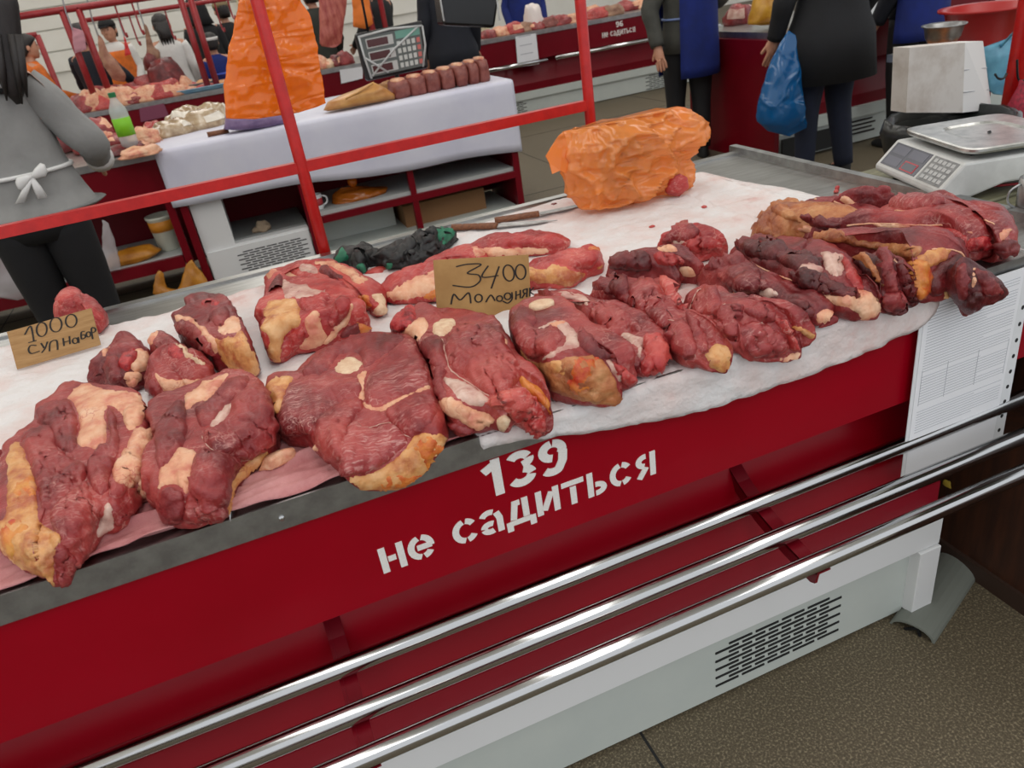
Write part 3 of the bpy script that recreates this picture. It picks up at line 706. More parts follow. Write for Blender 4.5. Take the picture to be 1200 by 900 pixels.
Z7 = (440, 330, 4.5)
r, b = meat('shank_cut', 'beef shank cut with round white bone and silvery tendon, in front of the 3400 card', Z7,
 '75,250 100,180 200,120 240,110 330,150 430,160 560,200 650,240 690,310 740,400 780,480 850,560 900,600 930,680 930,780 870,830 820,800 740,740 700,790 640,770 530,785 440,800 380,740 340,650 310,540 290,450 230,370 220,320 150,280', .07, MUS1, [
 ('muscle_lobe', MUS1, .009, '370,310 420,250 560,210 640,250 690,310 770,480 720,560 620,600 560,580 470,500 390,450'), ('muscle_lobe', MUS2, .006, '240,330 300,285 350,300 370,400 380,450 300,450'),
 ('muscle_lobe', MUS3, .010, '570,640 700,570 780,570 850,620 900,720 870,825 800,790 740,735 700,690'), ('muscle_lobe', MUS2, .006, '310,470 390,470 350,510 380,600 350,640'), ('muscle_lobe', MUS2, .006, '370,730 470,760 530,785 440,800'),
 ('bone', BONE, .006, '290,250 320,210 400,195 430,210 400,260 350,290 300,275'), ('marrow_lump', CLOT, .010, '80,240 110,170 200,125 220,180 180,240 100,265'), ('fat_patch', FATC, .006, '140,260 230,190 280,220 270,260 220,320 150,285'),
 ('silverskin', SILV, .005, '350,500 450,520 530,560 600,620 560,660 480,650 420,600 380,550'), ('fat_strip', FATC, .009, '340,620 400,610 500,660 600,700 620,750 530,785 470,760 400,710 350,680'),
 ('fat_strip', FATO, .007, '765,500 850,550 900,600 930,680 920,700 870,640 800,580 770,560'), ('bone', BONE, .007, '640,720 690,700 712,730 700,780 650,770'), ('fat_patch', FATC, .004, '650,300 690,300 695,380 660,380')], group=GF)
seam(r, b, Z7, '350,300 375,400 400,470 500,540 600,605', .0018); seam(r, b, Z7, '430,440 520,450 640,475'); seam(r, b, Z7, '560,220 590,280 560,350')
Z8 = (580, 260, 4.09)
r, b = meat('shank_cut', 'beef shank cut with sawn bone stump and amber fat underside, right below the 3400 card', Z8,
 '65,460 110,390 180,370 310,375 380,440 430,520 500,590 580,650 650,720 680,760 640,790 600,800 610,860 560,885 450,870 380,850 280,820 230,740 150,690 90,570 75,500', .085, MUS1, [
 ('muscle_lobe', MUS1, .008, '80,470 130,400 200,440 190,520 270,500 320,560 240,640 160,640 100,560'), ('muscle_lobe', MUS2, .007, '400,520 430,520 500,590 580,650 530,660 430,620 400,580'),
 ('fat_cap', FATT, .005, '95,560 160,650 240,670 370,640 500,650 560,720 610,860 560,885 450,870 380,850 280,820 230,740 150,690'), ('fat_patch', FATO, .006, '370,665 500,655 470,760 430,850 370,830 330,770'),
 ('fat_patch', FATY, .005, '250,680 340,660 340,740 280,760'), ('muscle_lobe', MUS3, .007, '560,660 640,710 680,760 640,790 590,740'), ('silverskin', SILV, .004, '530,660 590,680 620,720 600,770 560,720'),
 ('sinew_band', SILV, .003, '190,520 260,480 330,470 400,540 400,600 330,625 240,665 225,650 300,600 340,560 280,500 210,530'), ('fat_patch', FATC, .004, '250,490 330,470 340,500 290,510')], group=GF, amp=.006)
# the sawn bone stump of this shank
cb = atZ(*zpts(Z8, [(225, 410)])[0], T+.088)
bs = MB().loft([[cb+Vector((.024*k_*math.cos(q), .019*k_*math.sin(q), z)) for q in [6.283*i/24 for i in range(24)]] for k_, z in ((1, -.03), (1.02, .004), (1, .009), (.7, .0105), (.2, .010))]).build('bone', BONE, r, True)
# rib slices behind the card
Z9 = (300, 280, 2.6475)
r, b = meat('rib_slice', 'pink rib slice reaching out to the left behind the 3400 card', Z9,
 '375,150 440,100 520,70 570,40 600,20 680,0 720,30 700,60 620,90 610,160 600,190 500,195 420,190 400,170', .05, MUS3,
 [('fat_layer', FATC, .004, '400,170 480,120 540,100 600,80 610,140 560,170 480,190 420,190'), ('fat_patch', FATO, .003, '520,170 560,150 565,185 520,190'), ('fat_patch', FATC, .004, '680,0 715,10 720,40 690,60 670,30')], prof=MOUND, group='rib slices around the price card')
Z10 = (580, 260, 4.09)
r, b = meat('rib_slice', 'pink rib slice with jagged top, farthest back behind the 3400 card', Z10,
 '-160,110 -90,60 0,60 100,80 180,75 260,42 350,90 355,125 280,150 160,150 0,170 -120,160', .045, MUS3,
 [('fat_layer', FATC, .004, '-150,140 0,120 160,125 240,130 280,150 160,160 0,170 -130,165'), ('muscle_lobe', MUS3, .006, '20,80 180,80 260,45 350,92 345,125 180,120 30,110')], prof=MOUND, group='rib slices around the price card')
r, b = meat('rib_slice', 'pink rib slice with orange fat underside, sticking out right of the 3400 card', Z10,
 '130,190 240,160 440,130 500,110 515,170 525,200 500,230 440,250 370,310 250,300 140,280', .055, MUS3,
 [('fat_cap', FATY, .005, '140,210 240,230 280,200 420,240 470,220 525,200 500,230 440,255 370,310 250,300 140,280'), ('fat_patch', FATO, .004, '440,120 500,105 512,140 470,150'), ('muscle_lobe', MUS3, .006, '190,185 440,140 500,150 490,190 430,225 280,195')], prof=MOUND, group='rib slices around the price card')
# boned strips
r, b = meat('beef_strip', 'deep red beef strip with a white tendon curl, next to the sawn-bone shank', Z8,
 '170,300 200,285 260,310 330,315 420,340 510,370 600,410 680,470 720,520 790,530 830,590 850,650 790,720 720,745 670,740 600,690 560,620 500,570 430,500 380,440 310,375 200,360', .065, MUS1,
 [('tendon', SILV, .005, '600,545 640,535 720,560 710,600 700,650 680,655 680,610 640,580'), ('muscle_lobe', MUS1, .008, '480,420 590,410 680,475 700,520 600,540 580,620 510,560'), ('muscle_lobe', MUS3, .008, '700,560 790,535 840,640 790,720 720,740 690,690 720,640'),
  ('muscle_lobe', MUS2, .006, '180,300 260,315 280,360 200,350'), ('fat_layer', SILV, .003, '300,330 400,345 480,390 400,400 340,380'), ('muscle_lobe', MUS2, .006, '580,640 690,640 690,700 640,720')], prof=MOUND, group=GK, amp=.008)
seam(r, b, Z8, '430,480 500,540 570,640', .0016, MUS5)
r, b = meat('beef_strip', 'thick twisted beef strip ending in a browned fatty tip on the white cloth', Z8,
 '440,310 480,260 580,225 640,235 720,250 800,250 860,300 890,370 910,430 960,480 1000,540 1060,570 1120,600 1135,660 1110,725 1040,720 960,690 900,670 830,600 760,530 690,500 650,430 600,390 520,360 450,330', .07, MUS1,
 [('fat_tip', FATY, .005, '1010,640 1060,580 1120,605 1135,660 1110,722 1040,705'), ('muscle_lobe', MUS1, .010, '640,320 720,260 800,330 830,420 820,520 720,470 660,420'), ('muscle_lobe', MUS3, .008, '770,260 850,290 900,390 910,440 850,380 800,320'),
  ('muscle_lobe', MUS2, .010, '450,310 520,260 600,230 640,290 650,400 560,350'), ('muscle_lobe', MUS2, .009, '820,500 900,470 960,590 950,660 880,640 800,560'), ('muscle_lobe', MUS2, .008, '900,420 960,480 1010,560 1000,640 950,560'), ('silverskin', SILV, .003, '940,480 970,490 1005,540 980,545')], prof=MOUND, group=GK, amp=.009)
seam(r, b, Z8, '690,250 740,330 830,430 850,460', .0015, MUS5); seam(r, b, Z8, '780,470 870,480 930,560 960,650')
Z12 = (740, 230, 4.286)
meat('beef_strip', 'dark maroon beef lump lying across the back of the boned strips', Z8,
 '530,180 560,150 680,135 760,140 830,110 910,150 950,160 1010,240 1000,290 900,260 880,300 780,260 720,250 600,235 540,230', .07, MUS2,
 [('muscle_lobe', MUS5, .008, '535,190 570,155 680,140 740,150 750,230 640,235 560,230'), ('muscle_lobe', MUS3, .007, '760,150 850,150 910,180 900,210 790,210'), ('fat_patch', FATC, .004, '770,130 830,105 880,135 820,150'), ('fat_patch', FATC, .004, '890,220 940,215 960,260 900,260')], prof=MOUND, group=GK, amp=.008)
meat('beef_strip', 'rounded red beef lump at the rear of the strips on the stained cloth', Z12,
 '120,245 180,180 240,118 280,145 350,160 420,200 480,260 470,300 400,300 330,310 260,280 190,255', .07, MUS3, [('muscle_lobe', MUS1, .007, '150,230 240,125 340,165 300,220 220,230'), ('muscle_lobe', MUS3, .007, '270,250 330,200 420,210 475,265 400,285 320,290'), ('silverskin', SILV, .003, '200,220 240,190 270,220 230,250')], prof=MOUND, group=GK, amp=.007)
r, b = meat('beef_strip', 'twisted beef strip whose cut end faces the front with a pale fat foot', Z12,
 '250,500 280,430 380,420 440,460 500,520 560,550 640,540 720,580 800,640 900,670 925,700 900,740 850,770 840,830 745,835 640,825 570,790 540,740 460,740 380,680 300,590 260,560', .075, MUS1,
 [('muscle_lobe', MUS4, .010, '555,650 650,630 720,680 770,720 790,780 730,815 640,820 580,790 555,720'), ('muscle_lobe', MUS1, .010, '310,560 360,460 440,470 450,560 400,640 350,630'), ('muscle_lobe', MUS2, .009, '460,560 560,560 540,650 530,730 450,700 430,640'), ('muscle_lobe', MUS2, .008, '560,570 660,550 720,600 700,640 620,620'),
  ('muscle_lobe', MUS3, .008, '690,590 780,650 840,760 800,780 770,700'), ('fat_foot', FATC, .004, '745,820 800,790 845,780 840,830 750,836'), ('fat_edge', FATY, .004, '800,640 920,690 900,720 850,690')], prof=MOUND, group=GK, amp=.008)
seam(r, b, Z12, '290,570 330,480 390,450', .0016); seam(r, b, Z12, '380,640 420,580 470,540', .0018); seam(r, b, Z12, '650,635 720,690 770,725 750,790', .0018)
r, b = meat('beef_strip', 'long boned beef strip running beside the dark ribs, thin fatty tail', Z12,
 '330,320 400,285 500,275 570,300 600,350 680,430 740,470 800,510 900,510 1010,560 1010,620 930,650 870,640 790,610 700,570 640,540 560,550 520,510 460,450 400,400 340,355', .07, MUS2,
 [('muscle_lobe', MUS2, .009, '340,320 420,285 540,285 570,330 480,350 390,370'), ('muscle_lobe', MUS1, .010, '430,400 540,350 620,380 700,450 640,480 540,490'), ('fat_tip', FATC, .005, '930,590 1010,565 1010,620 940,650'), ('silverskin', SILV, .003, '610,450 700,460 740,500 660,510'), ('muscle_lobe', MUS2, .009, '760,540 830,515 920,560 890,630 790,600'), ('fat_patch', FATC, .004, '690,550 740,540 750,580 710,590'), ('fat_edge', FATC, .004, '500,470 560,490 620,530 600,545 540,520')], prof=MOUND, group=GK, amp=.009)
meat('beef_scrap', 'tiny oval beef scrap alone on the white cloth near the strips', Z12, '940,635 980,600 1030,605 1025,630 970,655', .018, MUS2, prof=MOUND)
# ribs and flank flaps at the right
Z14 = (940, 210, 4.615)
r, b = meat('flank_flap', 'tan pleated flank membrane at the far left of the folded flaps', Z12,
 '590,180 620,110 650,50 700,3 760,25 840,60 900,100 1060,150 1180,190 1250,230 1180,260 1000,260 900,240 820,230 760,240 640,230', .10, FATT,
 [('membrane_fold', FATT, .008, '600,170 650,70 690,80 700,130 720,200 650,205'), ('membrane_fold', FATT, .008, '700,20 760,35 850,110 860,140 780,120 710,80'), ('muscle_lobe', MUS2, .008, '840,90 900,105 1050,150 1060,170 940,165 870,130'), ('membrane_fold', FATC, .006, '820,160 900,150 1040,180 1100,200 960,205')], group=GR, prof=MOUND, amp=.008)
r, b = meat('flank_flap', 'bright-edged beef flap at the back left of the folded flaps by the end rim', Z12,
 '830,40 860,5 900,-5 1000,5 1114,55 1200,110 1280,160 1290,200 1180,190 1060,140 940,110 850,70', .07, MUS2,
 [('fat_edge', FATC, .004, '840,25 900,0 960,10 900,20 860,40'), ('muscle_lobe', MUS2, .008, '850,50 960,60 1060,110 1150,150 1060,140 930,105'), ('silverskin', SILV, .004, '990,65 1060,75 1130,120 1060,110')], group=GR, prof=MOUND, amp=.007)
seam(r, b, Z12, '850,35 960,50 1080,100 1180,155', .0028, FATC, 'fat_line')
r, b = meat('rib_rack', 'dark rib rack with sawn rib ends, front left of the folded flaps', (0, 0, 1),
 '852,280 862,271 880,270 920,278 960,286 985,294 1000,310 1012,328 1020,344 1033,360 1030,372 1012,378 985,368 950,358 925,348 905,328 880,312 862,296', .085, MUS2,
 [('muscle_lobe', MUS5, .008, '858,282 880,273 915,282 925,300 900,305 870,298'), ('muscle_lobe', MUS5, .008, '925,320 945,315 980,330 1005,342 1000,352 960,345 935,335'), ('rib', SILV, .008, '963,296 985,297 990,315 978,325 965,312'), ('rib', MUS3, .007, '985,296 1000,312 1013,338 1004,338 990,318'),
  ('rib', MUS5, .010, '905,298 930,292 962,300 960,312 925,315'), ('rib', SILV, .007, '936,310 960,312 958,322 938,320'), ('fat_tail', FATC, .007, '1000,338 1014,340 1031,352 1034,366 1012,377 1003,366 985,360 955,350 980,342'), ('marrow_lump', CLOT, .006, '862,284 874,280 876,292 866,294')], group=GR, prof=MOUND, amp=.009)
seam(r, b, (0, 0, 1), '865,300 900,318 940,333 990,352', .0028, FATC, 'fat_line')
r, b = meat('flank_flap', 'folded beef flap with a tan rim drooping over the front edge', Z14,
 '260,420 320,350 400,350 480,390 540,470 600,560 625,650 600,690 560,670 555,730 490,740 430,690 410,620 370,560 300,490', .085, MUS5,
 [('membrane_fold', FATT, .009, '275,425 330,400 390,450 430,560 420,600 390,520 320,450'), ('muscle_lobe', MUS2, .010, '400,370 470,400 500,520 490,620 440,600 430,490'), ('muscle_lobe', MUS5, .010, '500,440 560,500 610,600 610,660 560,640 520,540'), ('muscle_lobe', MUS2, .009, '440,620 540,600 555,700 490,735 440,690')], group=GR, prof=MOUND, amp=.009)
seam(r, b, Z14, '420,380 500,440 560,540 600,640', .0028, FATC, 'fat_line')
r, b = meat('flank_flap', 'flank flap with mustard yellow pleated fat curling over the front edge', Z14,
 '-20,290 200,265 330,320 480,340 640,360 780,350 850,365 900,420 900,520 860,600 800,640 760,670 650,660 600,600 560,490 480,410 330,370 150,350 -20,340', .09, MUS2,
 [('fat_pleat', FATT, .009, '0,300 190,275 320,330 480,345 640,365 620,420 540,440 430,400 300,360 100,335'), ('fat_curl', FATO, .010, '540,470 640,430 690,480 700,590 640,655 590,610'), ('fat_pleat', FATY, .007, '620,420 700,380 800,370 790,420 720,465 660,470'),
  ('muscle_lobe', MUS5, .008, '700,500 820,410 880,440 820,560 780,600 700,640'), ('fat_edge', FATY, .006, '770,580 810,530 790,640 760,665')], group=GR, prof=MOUND, amp=.006)
seam(r, b, Z14, '700,380 840,390 890,460 860,580', .0028, FATC, 'fat_line')
r, b = meat_hang('flank_flap', 'dark red flap end hanging lowest over the document sleeve', Z14,
 '800,600 820,480 870,420 920,440 980,480 1040,540 1085,600 1000,645 960,700 870,745 850,680', -.05, MUS5,
 [('muscle_lobe', MUS2, .008, '830,500 880,450 900,560 890,640 840,640'), ('muscle_lobe', MUS2, .010, '930,470 1000,520 1080,600 990,630 960,560'), ('muscle_lobe', MUS5, .009, '870,660 960,600 970,680 880,735'), ('fat_edge', FATC, .004, '925,460 940,470 935,600 920,580')], GR)
r, b = meat('flank_flap', 'middle beef flap with a bright red slit and white edge pointing right', Z14,
 '0,180 60,190 230,245 420,235 600,245 760,245 970,285 1050,350 1020,410 900,420 760,375 600,345 450,330 300,310 200,280 0,250', .095, MUS1,
 [('fat_edge', FATC, .005, '380,235 560,245 600,260 480,275 400,262'), ('muscle_lobe', MUS3, .010, '640,260 760,255 880,300 900,370 860,380 760,310'), ('muscle_lobe', MUS2, .010, '470,290 620,255 680,300 650,335 520,330'), ('muscle_lobe', CLOT, .007, '900,330 1000,310 1030,380 940,400 860,390'), ('membrane', SILV, .004, '690,325 740,320 830,360 840,375 760,350'),
  ('muscle_lobe', MUS2, .009, '20,200 130,215 220,250 100,270 20,240'), ('muscle_lobe', MUS2, .008, '250,270 400,260 470,290 440,320 320,305'), ('fat_edge', FATC, .004, '700,250 970,285 960,300 820,270')], group=GR, prof=MOUND, amp=.007)
seam(r, b, Z14, '240,250 420,240 600,250 760,250', .0028, FATC, 'fat_line')
r, b = meat('flank_flap', 'smooth red back flap nearest the weighing scale, dark nub at its right end', Z14,
 '365,130 480,88 600,95 730,83 800,125 900,180 1050,240 1130,260 1155,330 1150,400 1060,440 1030,380 1000,330 900,300 800,290 680,280 500,240 400,200', .095, MUS1,
 [('muscle_lobe', MUS4, .010, '380,125 480,92 720,88 780,130 700,180 520,160'), ('muscle_lobe', MUS1, .008, '520,180 700,185 900,190 960,215 780,235 600,225'), ('muscle_lobe', MUS5, .009, '900,240 1000,235 1035,290 1000,320 940,290'), ('fat_edge', FATC, .005, '1060,290 1130,258 1125,300 1080,330'), ('muscle_lobe', MUS5, .008, '1050,340 1150,330 1150,400 1070,430'), ('silverskin', SILV, .003, '560,200 680,205 670,225 580,222')], group=GR, prof=MOUND, amp=.006)
seam(r, b, Z14, '500,170 700,184 900,190 1040,245', .0028, FATC, 'fat_line')
r, b = meat('flank_flap', 'slim beef flap with ribbed pale membrane between the back flaps', Z14,
 '130,95 220,90 300,120 380,160 480,190 500,220 420,230 330,215 230,180 150,130', .10, MUS2, [('membrane', FATC, .005, '190,100 240,95 330,140 460,190 470,215 340,190 240,140')], group=GR, prof=MOUND, amp=.006)
seam(r, b, Z14, '150,110 260,160 400,215', .0028, FATC, 'fat_line')
for i, q in enumerate(P('185,60 210,85 190,45')):
    meat('beef_crumb', ['beef crumb by the end rim, larger of the two reddish ones', 'pale beef crumb touching the back flap', 'beef crumb on bare steel behind the flaps'][i], Z14, ' '.join('%f,%f' % (q[0]+13*math.cos(a), q[1]+11*math.sin(a)) for a in [.785*k for k in range(8)]), .009, MUS3, prof=MOUND, ns=24, nr=10, base=T+.001, amp=.002)
# ================================================================== generic builders
def lump(name, label, c, rx, ry, rz, M, cat='meat', group=None, seed=0, patches=0, pm=None, rot=0, seg=20, rin=9, amp=.18, part='body'):
    c = Vector(c); rings = []
    for i in range(rin+1):
        t = i/rin*math.pi/2; R_ = math.cos(t)**.7 if i < rin else .02; z = math.sin(t)
        ring = []
        for k in range(seg):
            q = 2*math.pi*k/seg; v = Vector((R_*math.cos(q), R_*math.sin(q), z))
            d = 1+amp*noise.noise(v*1.7+Vector((seed*3.1, seed, 0)))*1.5+amp*.6*noise.noise(v*4+Vector((seed, 0, seed)))
            x, y = v.x*rx*d, v.y*ry*d
            ring.append(c+Vector((x*math.cos(rot)-y*math.sin(rot), x*math.sin(rot)+y*math.cos(rot), v.z*rz*d if i else 0)))
        rings.append(ring)
    if patches:
        root = thing(name, label, cat, c, group)
        MB().loft(rings).build(part, M, root, True)
        n = rin+1
        for j in range(patches):
            k0 = int(seg*((seed*.37+j*.41) % 1)); i0 = 2+j % 3
            sub = []
            for i in range(i0, min(i0+4, n)):
                sub.append([rings[i][(k0+k) % seg]+(rings[i][(k0+k) % seg]-c).normalized()*(.004 if 0 < k < 5 else -.002) for k in range(6)])
            V = [p for r_ in sub for p in r_]; w_ = 6
            mk('fat_patch', V, [(a*w_+b, a*w_+b+1, (a+1)*w_+b+1, (a+1)*w_+b) for a in range(len(sub)-1) for b in range(w_-1)], pm or FATC, root, True)  # with film_shine these are painted gloss on the wrap, not fat
        return root
    o = MB().loft(rings).build(name, M, None, True)
    return tagp(o, label, cat, group)
def card(name, label, corners, th, M, n=Vector((0, -1, 0))):
    root = thing(name, label, 'sign', corners[0])
    MB().prism(corners, -n*th).build('board', M, root)
    return root
def scribble(root, origin, ux, uy, nrm, strokes, wd, M=INK):
    for s_ in strokes:
        pts = crom([tuple(q) for q in s_], max(8, len(s_)*6), False) if len(s_) > 2 else s_
        mb = MB(); ribbon(mb, pts, wd, origin, ux, uy, nrm, .0006); mb.build('pen_stroke', M, root)

# ------------------------------------------------------------------ price cards (leaning back a little)
def leancard(name, label, px, ybase, lean, M, strokes, wd):
    bl_, br2 = atZ(px[3][0], px[3][1], T+.004), atZ(px[2][0], px[2][1], T+.004)
    # card plane: base line parallel to the seen lower edge, leaning back
    yb = ybase; bl_ = atY(px[3][0], px[3][1], yb); br2 = atY(px[2][0], px[2][1], yb)
    tl_ = atY(px[0][0], px[0][1], yb+lean); tr_ = tl_+br2-bl_
    n = (br2-bl_).cross(tl_-bl_).normalized()
    if n.y > 0: n = -n
    root = card(name, label, [bl_, br2, tr_, tl_], .004, M, n)
    ux = br2-bl_; uy = tl_-bl_
    scribble(root, bl_+n*.0004, ux, uy, n, strokes, wd)
    return root
def cardspace(strokes, TL, TR, BL):
    a, b_ = Vector(TR)-Vector(TL), Vector(BL)-Vector(TL); det = a.x*b_.y-a.y*b_.x; out = []
    for s_ in strokes:
        q = []
        for p_ in P(s_):
            d = Vector(p_)-Vector(TL); q.append(((d.x*b_.y-d.y*b_.x)/det, 1-(a.x*d.y-a.y*d.x)/det))
        out.append(q)
    return out
def oval(cx_, cy_, rx, ry, sl=0, gap=.3): return ' '.join('%.1f,%.1f' % (cx_+rx*math.sin(t)-sl*ry*math.cos(t), cy_-ry*math.cos(t)) for t in [gap-6.6*k/14 for k in range(15)])
c1 = ['103,218 126,182 141,246', '118,252 152,243', oval(172, 196, 21, 30), oval(230, 176, 24, 31), oval(293, 160, 23, 28), '152,264 128,264 120,282 132,298 166,288', '170,254 184,276', '197,248 188,276 174,296', '206,290 209,252 234,244 240,284',
      '261,234 266,268', '287,226 291,260', '264,252 289,245', oval(312, 246, 11, 12), '324,230 328,256', '352,206 337,210 339,238 354,232 352,221 339,223', oval(367, 219, 9, 11), '386,240 379,194 394,193 396,206 383,213']
leancard('price_card', 'brown cardboard price card reading 1000 суп набор at the left', [(8, 389), (107, 357), (118, 404), (20, 433)], .855, .035, CARD, cardspace(c1, (30, 205), (375, 105), (75, 365)), .021)
c2 = ['618,88 652,79 692,80 652,110 684,117 690,138 662,160 608,154', '714,84 696,124 746,119', '747,86 724,166', oval(777, 110, 17, 29, .1), oval(814, 106, 16, 27, .05), '604,222 612,186 631,206 656,181 663,219', oval(686, 201, 11, 14), '708,216 723,190 736,211', oval(750, 203, 9, 10), oval(775, 195, 10, 12), '788,180 789,205 776,220 760,212', '801,176 801,208', '814,172 815,203', '801,193 815,187', '836,166 835,199', '836,168 824,173 826,184 835,184', '829,185 820,203', '844,164 845,196', '857,163 846,179 858,190']
leancard('price_card', 'brown cardboard price card reading 3400 Молодняк standing among the beef', [(508, 305), (615, 296), (623, 374), (514, 384)], .42, .03, CARD2, cardspace(c2, (553, 66), (838, 43), (568, 305)), .017)

# ------------------------------------------------------------------ knives
WOOD = mat('knife_wood', lin(134, 84, 52), lin(96, 54, 32), 40, .55, stretch=(1, 6, 6))
BLADE = mat('knife_blade', (.5, .5, .5, 1), (.3, .3, .3, 1), 40, .3, 1)
for (h0, h1, tip, lab) in (((530, 268), (583, 266), (662, 259), 'wooden-handled butcher knife nearer the black gloves'), ((580, 260), (632, 252), (676, 243), 'wooden-handled butcher knife nearer the orange bag')):
    a, b_, c_ = atZ(*h0, T+.012), atZ(*h1, T+.012), atZ(*tip, T+.006)
    c_ = b_+(c_-b_).normalized()*.17
    d = (b_-a).normalized(); s_ = Vector((-d.y, d.x, 0)); kt = thing('butcher_knife', lab, 'knife', a, 'butcher knives on the cloth')
    L_ = (b_-a).length
    MB().loft([[a+d*(L_*t)+s_*(w_*math.cos(q))+Vector((0, 0, .009*math.sin(q)+.004)) for q in [6.283*k/12 for k in range(12)]] for t, w_ in ((0, .008), (.04, .014), (.2, .013), (.5, .0105), (.8, .013), (.97, .012), (1, .009))]).build('handle', WOOD, kt, True)
    for t in (.25, .6):
        MB().lathe(a+d*(L_*t)+Vector((0, 0, .0115)), [(.003, 0), (.003, .002), (.001, .0025)], 8).build('rivet', DSTEEL, kt)
    d2 = (c_-b_).normalized(); s2 = Vector((-d2.y, d2.x, 0)); LB = (c_-b_).length
    bl2 = [b_+s2*.012, b_+d2*LB*.7+s2*.012, c_, b_+d2*LB*.6-s2*.014, b_-s2*.016]
    MB().prism([p+Vector((0, 0, .003)) for p in bl2], (0, 0, .002)).build('blade', BLADE, kt)

# ------------------------------------------------------------------ black gloves with green lining
GLV = mat('black_rubber', lin(34, 35, 35), lin(20, 21, 22), 18, .5, bump=.4, bscale=30)
GRN = mat('green_lining', lin(36, 120, 88), lin(22, 88, 64), 30, .6, bump=.3, bscale=40)
ZG = (380, 230, 4.)
meat('rubber_glove', 'crumpled black rubber glove with green cuff at the back by the knife handle', ZG, '225,265 300,235 380,190 440,172 500,140 530,133 600,140 615,165 570,215 550,260 480,300 400,328 330,335 280,325 240,305', .055, GLV,
 [('cuff', GRN, .006, '525,150 580,140 620,150 605,190 560,235 535,200'), ('finger', GLV, .012, '300,290 380,250 430,265 380,300 300,320'), ('finger', GLV, .012, '380,200 420,190 430,240 350,290 340,250'), ('finger', GLV, .010, '430,280 520,230 550,250 480,295 410,315'), ('fingertip', GRN, .008, '285,315 320,308 322,332 290,337'), ('finger', GLV, .012, '440,180 520,150 530,200 450,230')], prof=MOUND, amp=.013, cat='glove', bodyname='palm', group='crumpled work gloves')
meat('rubber_glove', 'crumpled black rubber glove with green cuff at the left, beside the rib piece', ZG, '45,300 55,235 80,222 120,232 160,240 220,225 260,250 290,285 270,315 205,322 200,350 170,362 140,335 110,305 70,312', .04, GLV,
 [('cuff', GRN, .005, '48,300 62,228 88,235 112,290 80,310'), ('fingertip', GRN, .006, '150,322 190,312 200,350 168,362'), ('finger', GLV, .010, '140,240 190,260 195,310 155,320 140,280'), ('finger', GLV, .010, '200,240 270,270 270,310 210,300')], prof=MOUND, amp=.011, cat='glove', bodyname='palm', group='crumpled work gloves')

# ------------------------------------------------------------------ orange bag with meat on the counter
def plastic(name, c, alpha, rough=.25, bump=.4):
    M_ = mat(name, c, rough=rough, alpha=alpha, bump=bump, bscale=22, spec=.6)
    b_ = M_.node_tree.nodes['Principled BSDF']; b_.inputs['Subsurface Weight'].default_value = 0
    return M_
OBAG = film('orange_film', lin(250, 158, 80), lin(255, 190, 120), .26, .28, (7, 7, 11))
OBAG2 = film('orange_film_opaque', lin(246, 136, 34), lin(255, 170, 80), .04, .4, (5, 5, 26))
ob = thing('plastic_bag', 'bulging translucent orange bag of meat on the cloth in front of the red post', 'bag', (1.02, .92, T))
zb = (620, 110, 5.455)
sb = silo(zpts(zb, P('205,440 185,340 215,250 300,212 420,215 500,190 640,172 800,155 930,130 920,90 960,75 1060,90 1075,140 1110,200 1100,280 1050,285 1020,350 1000,400 1030,440 1030,540 1000,630 870,665 700,720 580,732 420,725 320,730 300,680 240,640 225,560 212,500')), .93, .42, 90, 150, .020, 9, maxd=.11, ridge=1.5)
for v in sb.V: v.z = max(v.z, T+.006)
o = sb.build('film', OBAG, ob, True)
k1 = silo(zpts(zb, P('430,300 560,230 680,260 720,340 700,420 620,600 520,640 480,560 440,440')), .93, .35, 14, 20, .006, maxd=.05); k1.build('bagged_meat', MUS5, ob, True)
k2 = silo(zpts(zb, P('870,620 900,540 960,510 1010,530 1015,600 960,655 890,650')), .86, .5, 12, 20, .004, 40, maxd=.03)
k2.build('bagged_meat', MUS3, ob, True)
# tied ear of the bag
MB().loft([[atY(a, b_, .93)+Vector((r_*math.cos(k*.52), r_*.7*math.sin(k*.52), 0)) for k in range(12)] for a, b_, r_ in ((803, 150, .02), (800, 138, .014), (797, 128, .02), (793, 126, .012))]).build('tied_ear', OBAG2, ob, True)
fl_ = zpts(zb, P('225,240 190,270 150,330 108,400 130,440 150,512 200,490 240,510 260,400'))
for k_, (dy, sc_) in enumerate(((-.035, 1), (.03, .8))):
    q = [atY(a, b_, .93+dy+.012*noise.noise(Vector((a*.1, b_*.1, k_)))) for a, b_ in fl_]
    MB().prism(q, (0, .004, 0)).build('open_edge', OBAG, ob)
lump('beef_crumb', 'dark beef crumb on the cloth behind the knives, left of the orange bag', atZ(650, 241, T+.003), .012, .009, .008, MUS5, seed=3)
lump('beef_crumb', 'small red beef crumb on the open cloth below the orange bag', atZ(825, 243, T+.005), .009, .006, .005, MUS3, seed=4)
lump('beef_crumb', 'small pink beef crumb left of the red lump on the cloth', atZ(764, 266, T+.005), .009, .005, .004, MUS3, seed=5)
lump('beef_scrap', 'flat pink beef scraps beside the left glove fingers', atZ(442, 318, T+.004), .035, .02, .009, MUS3, seed=6)

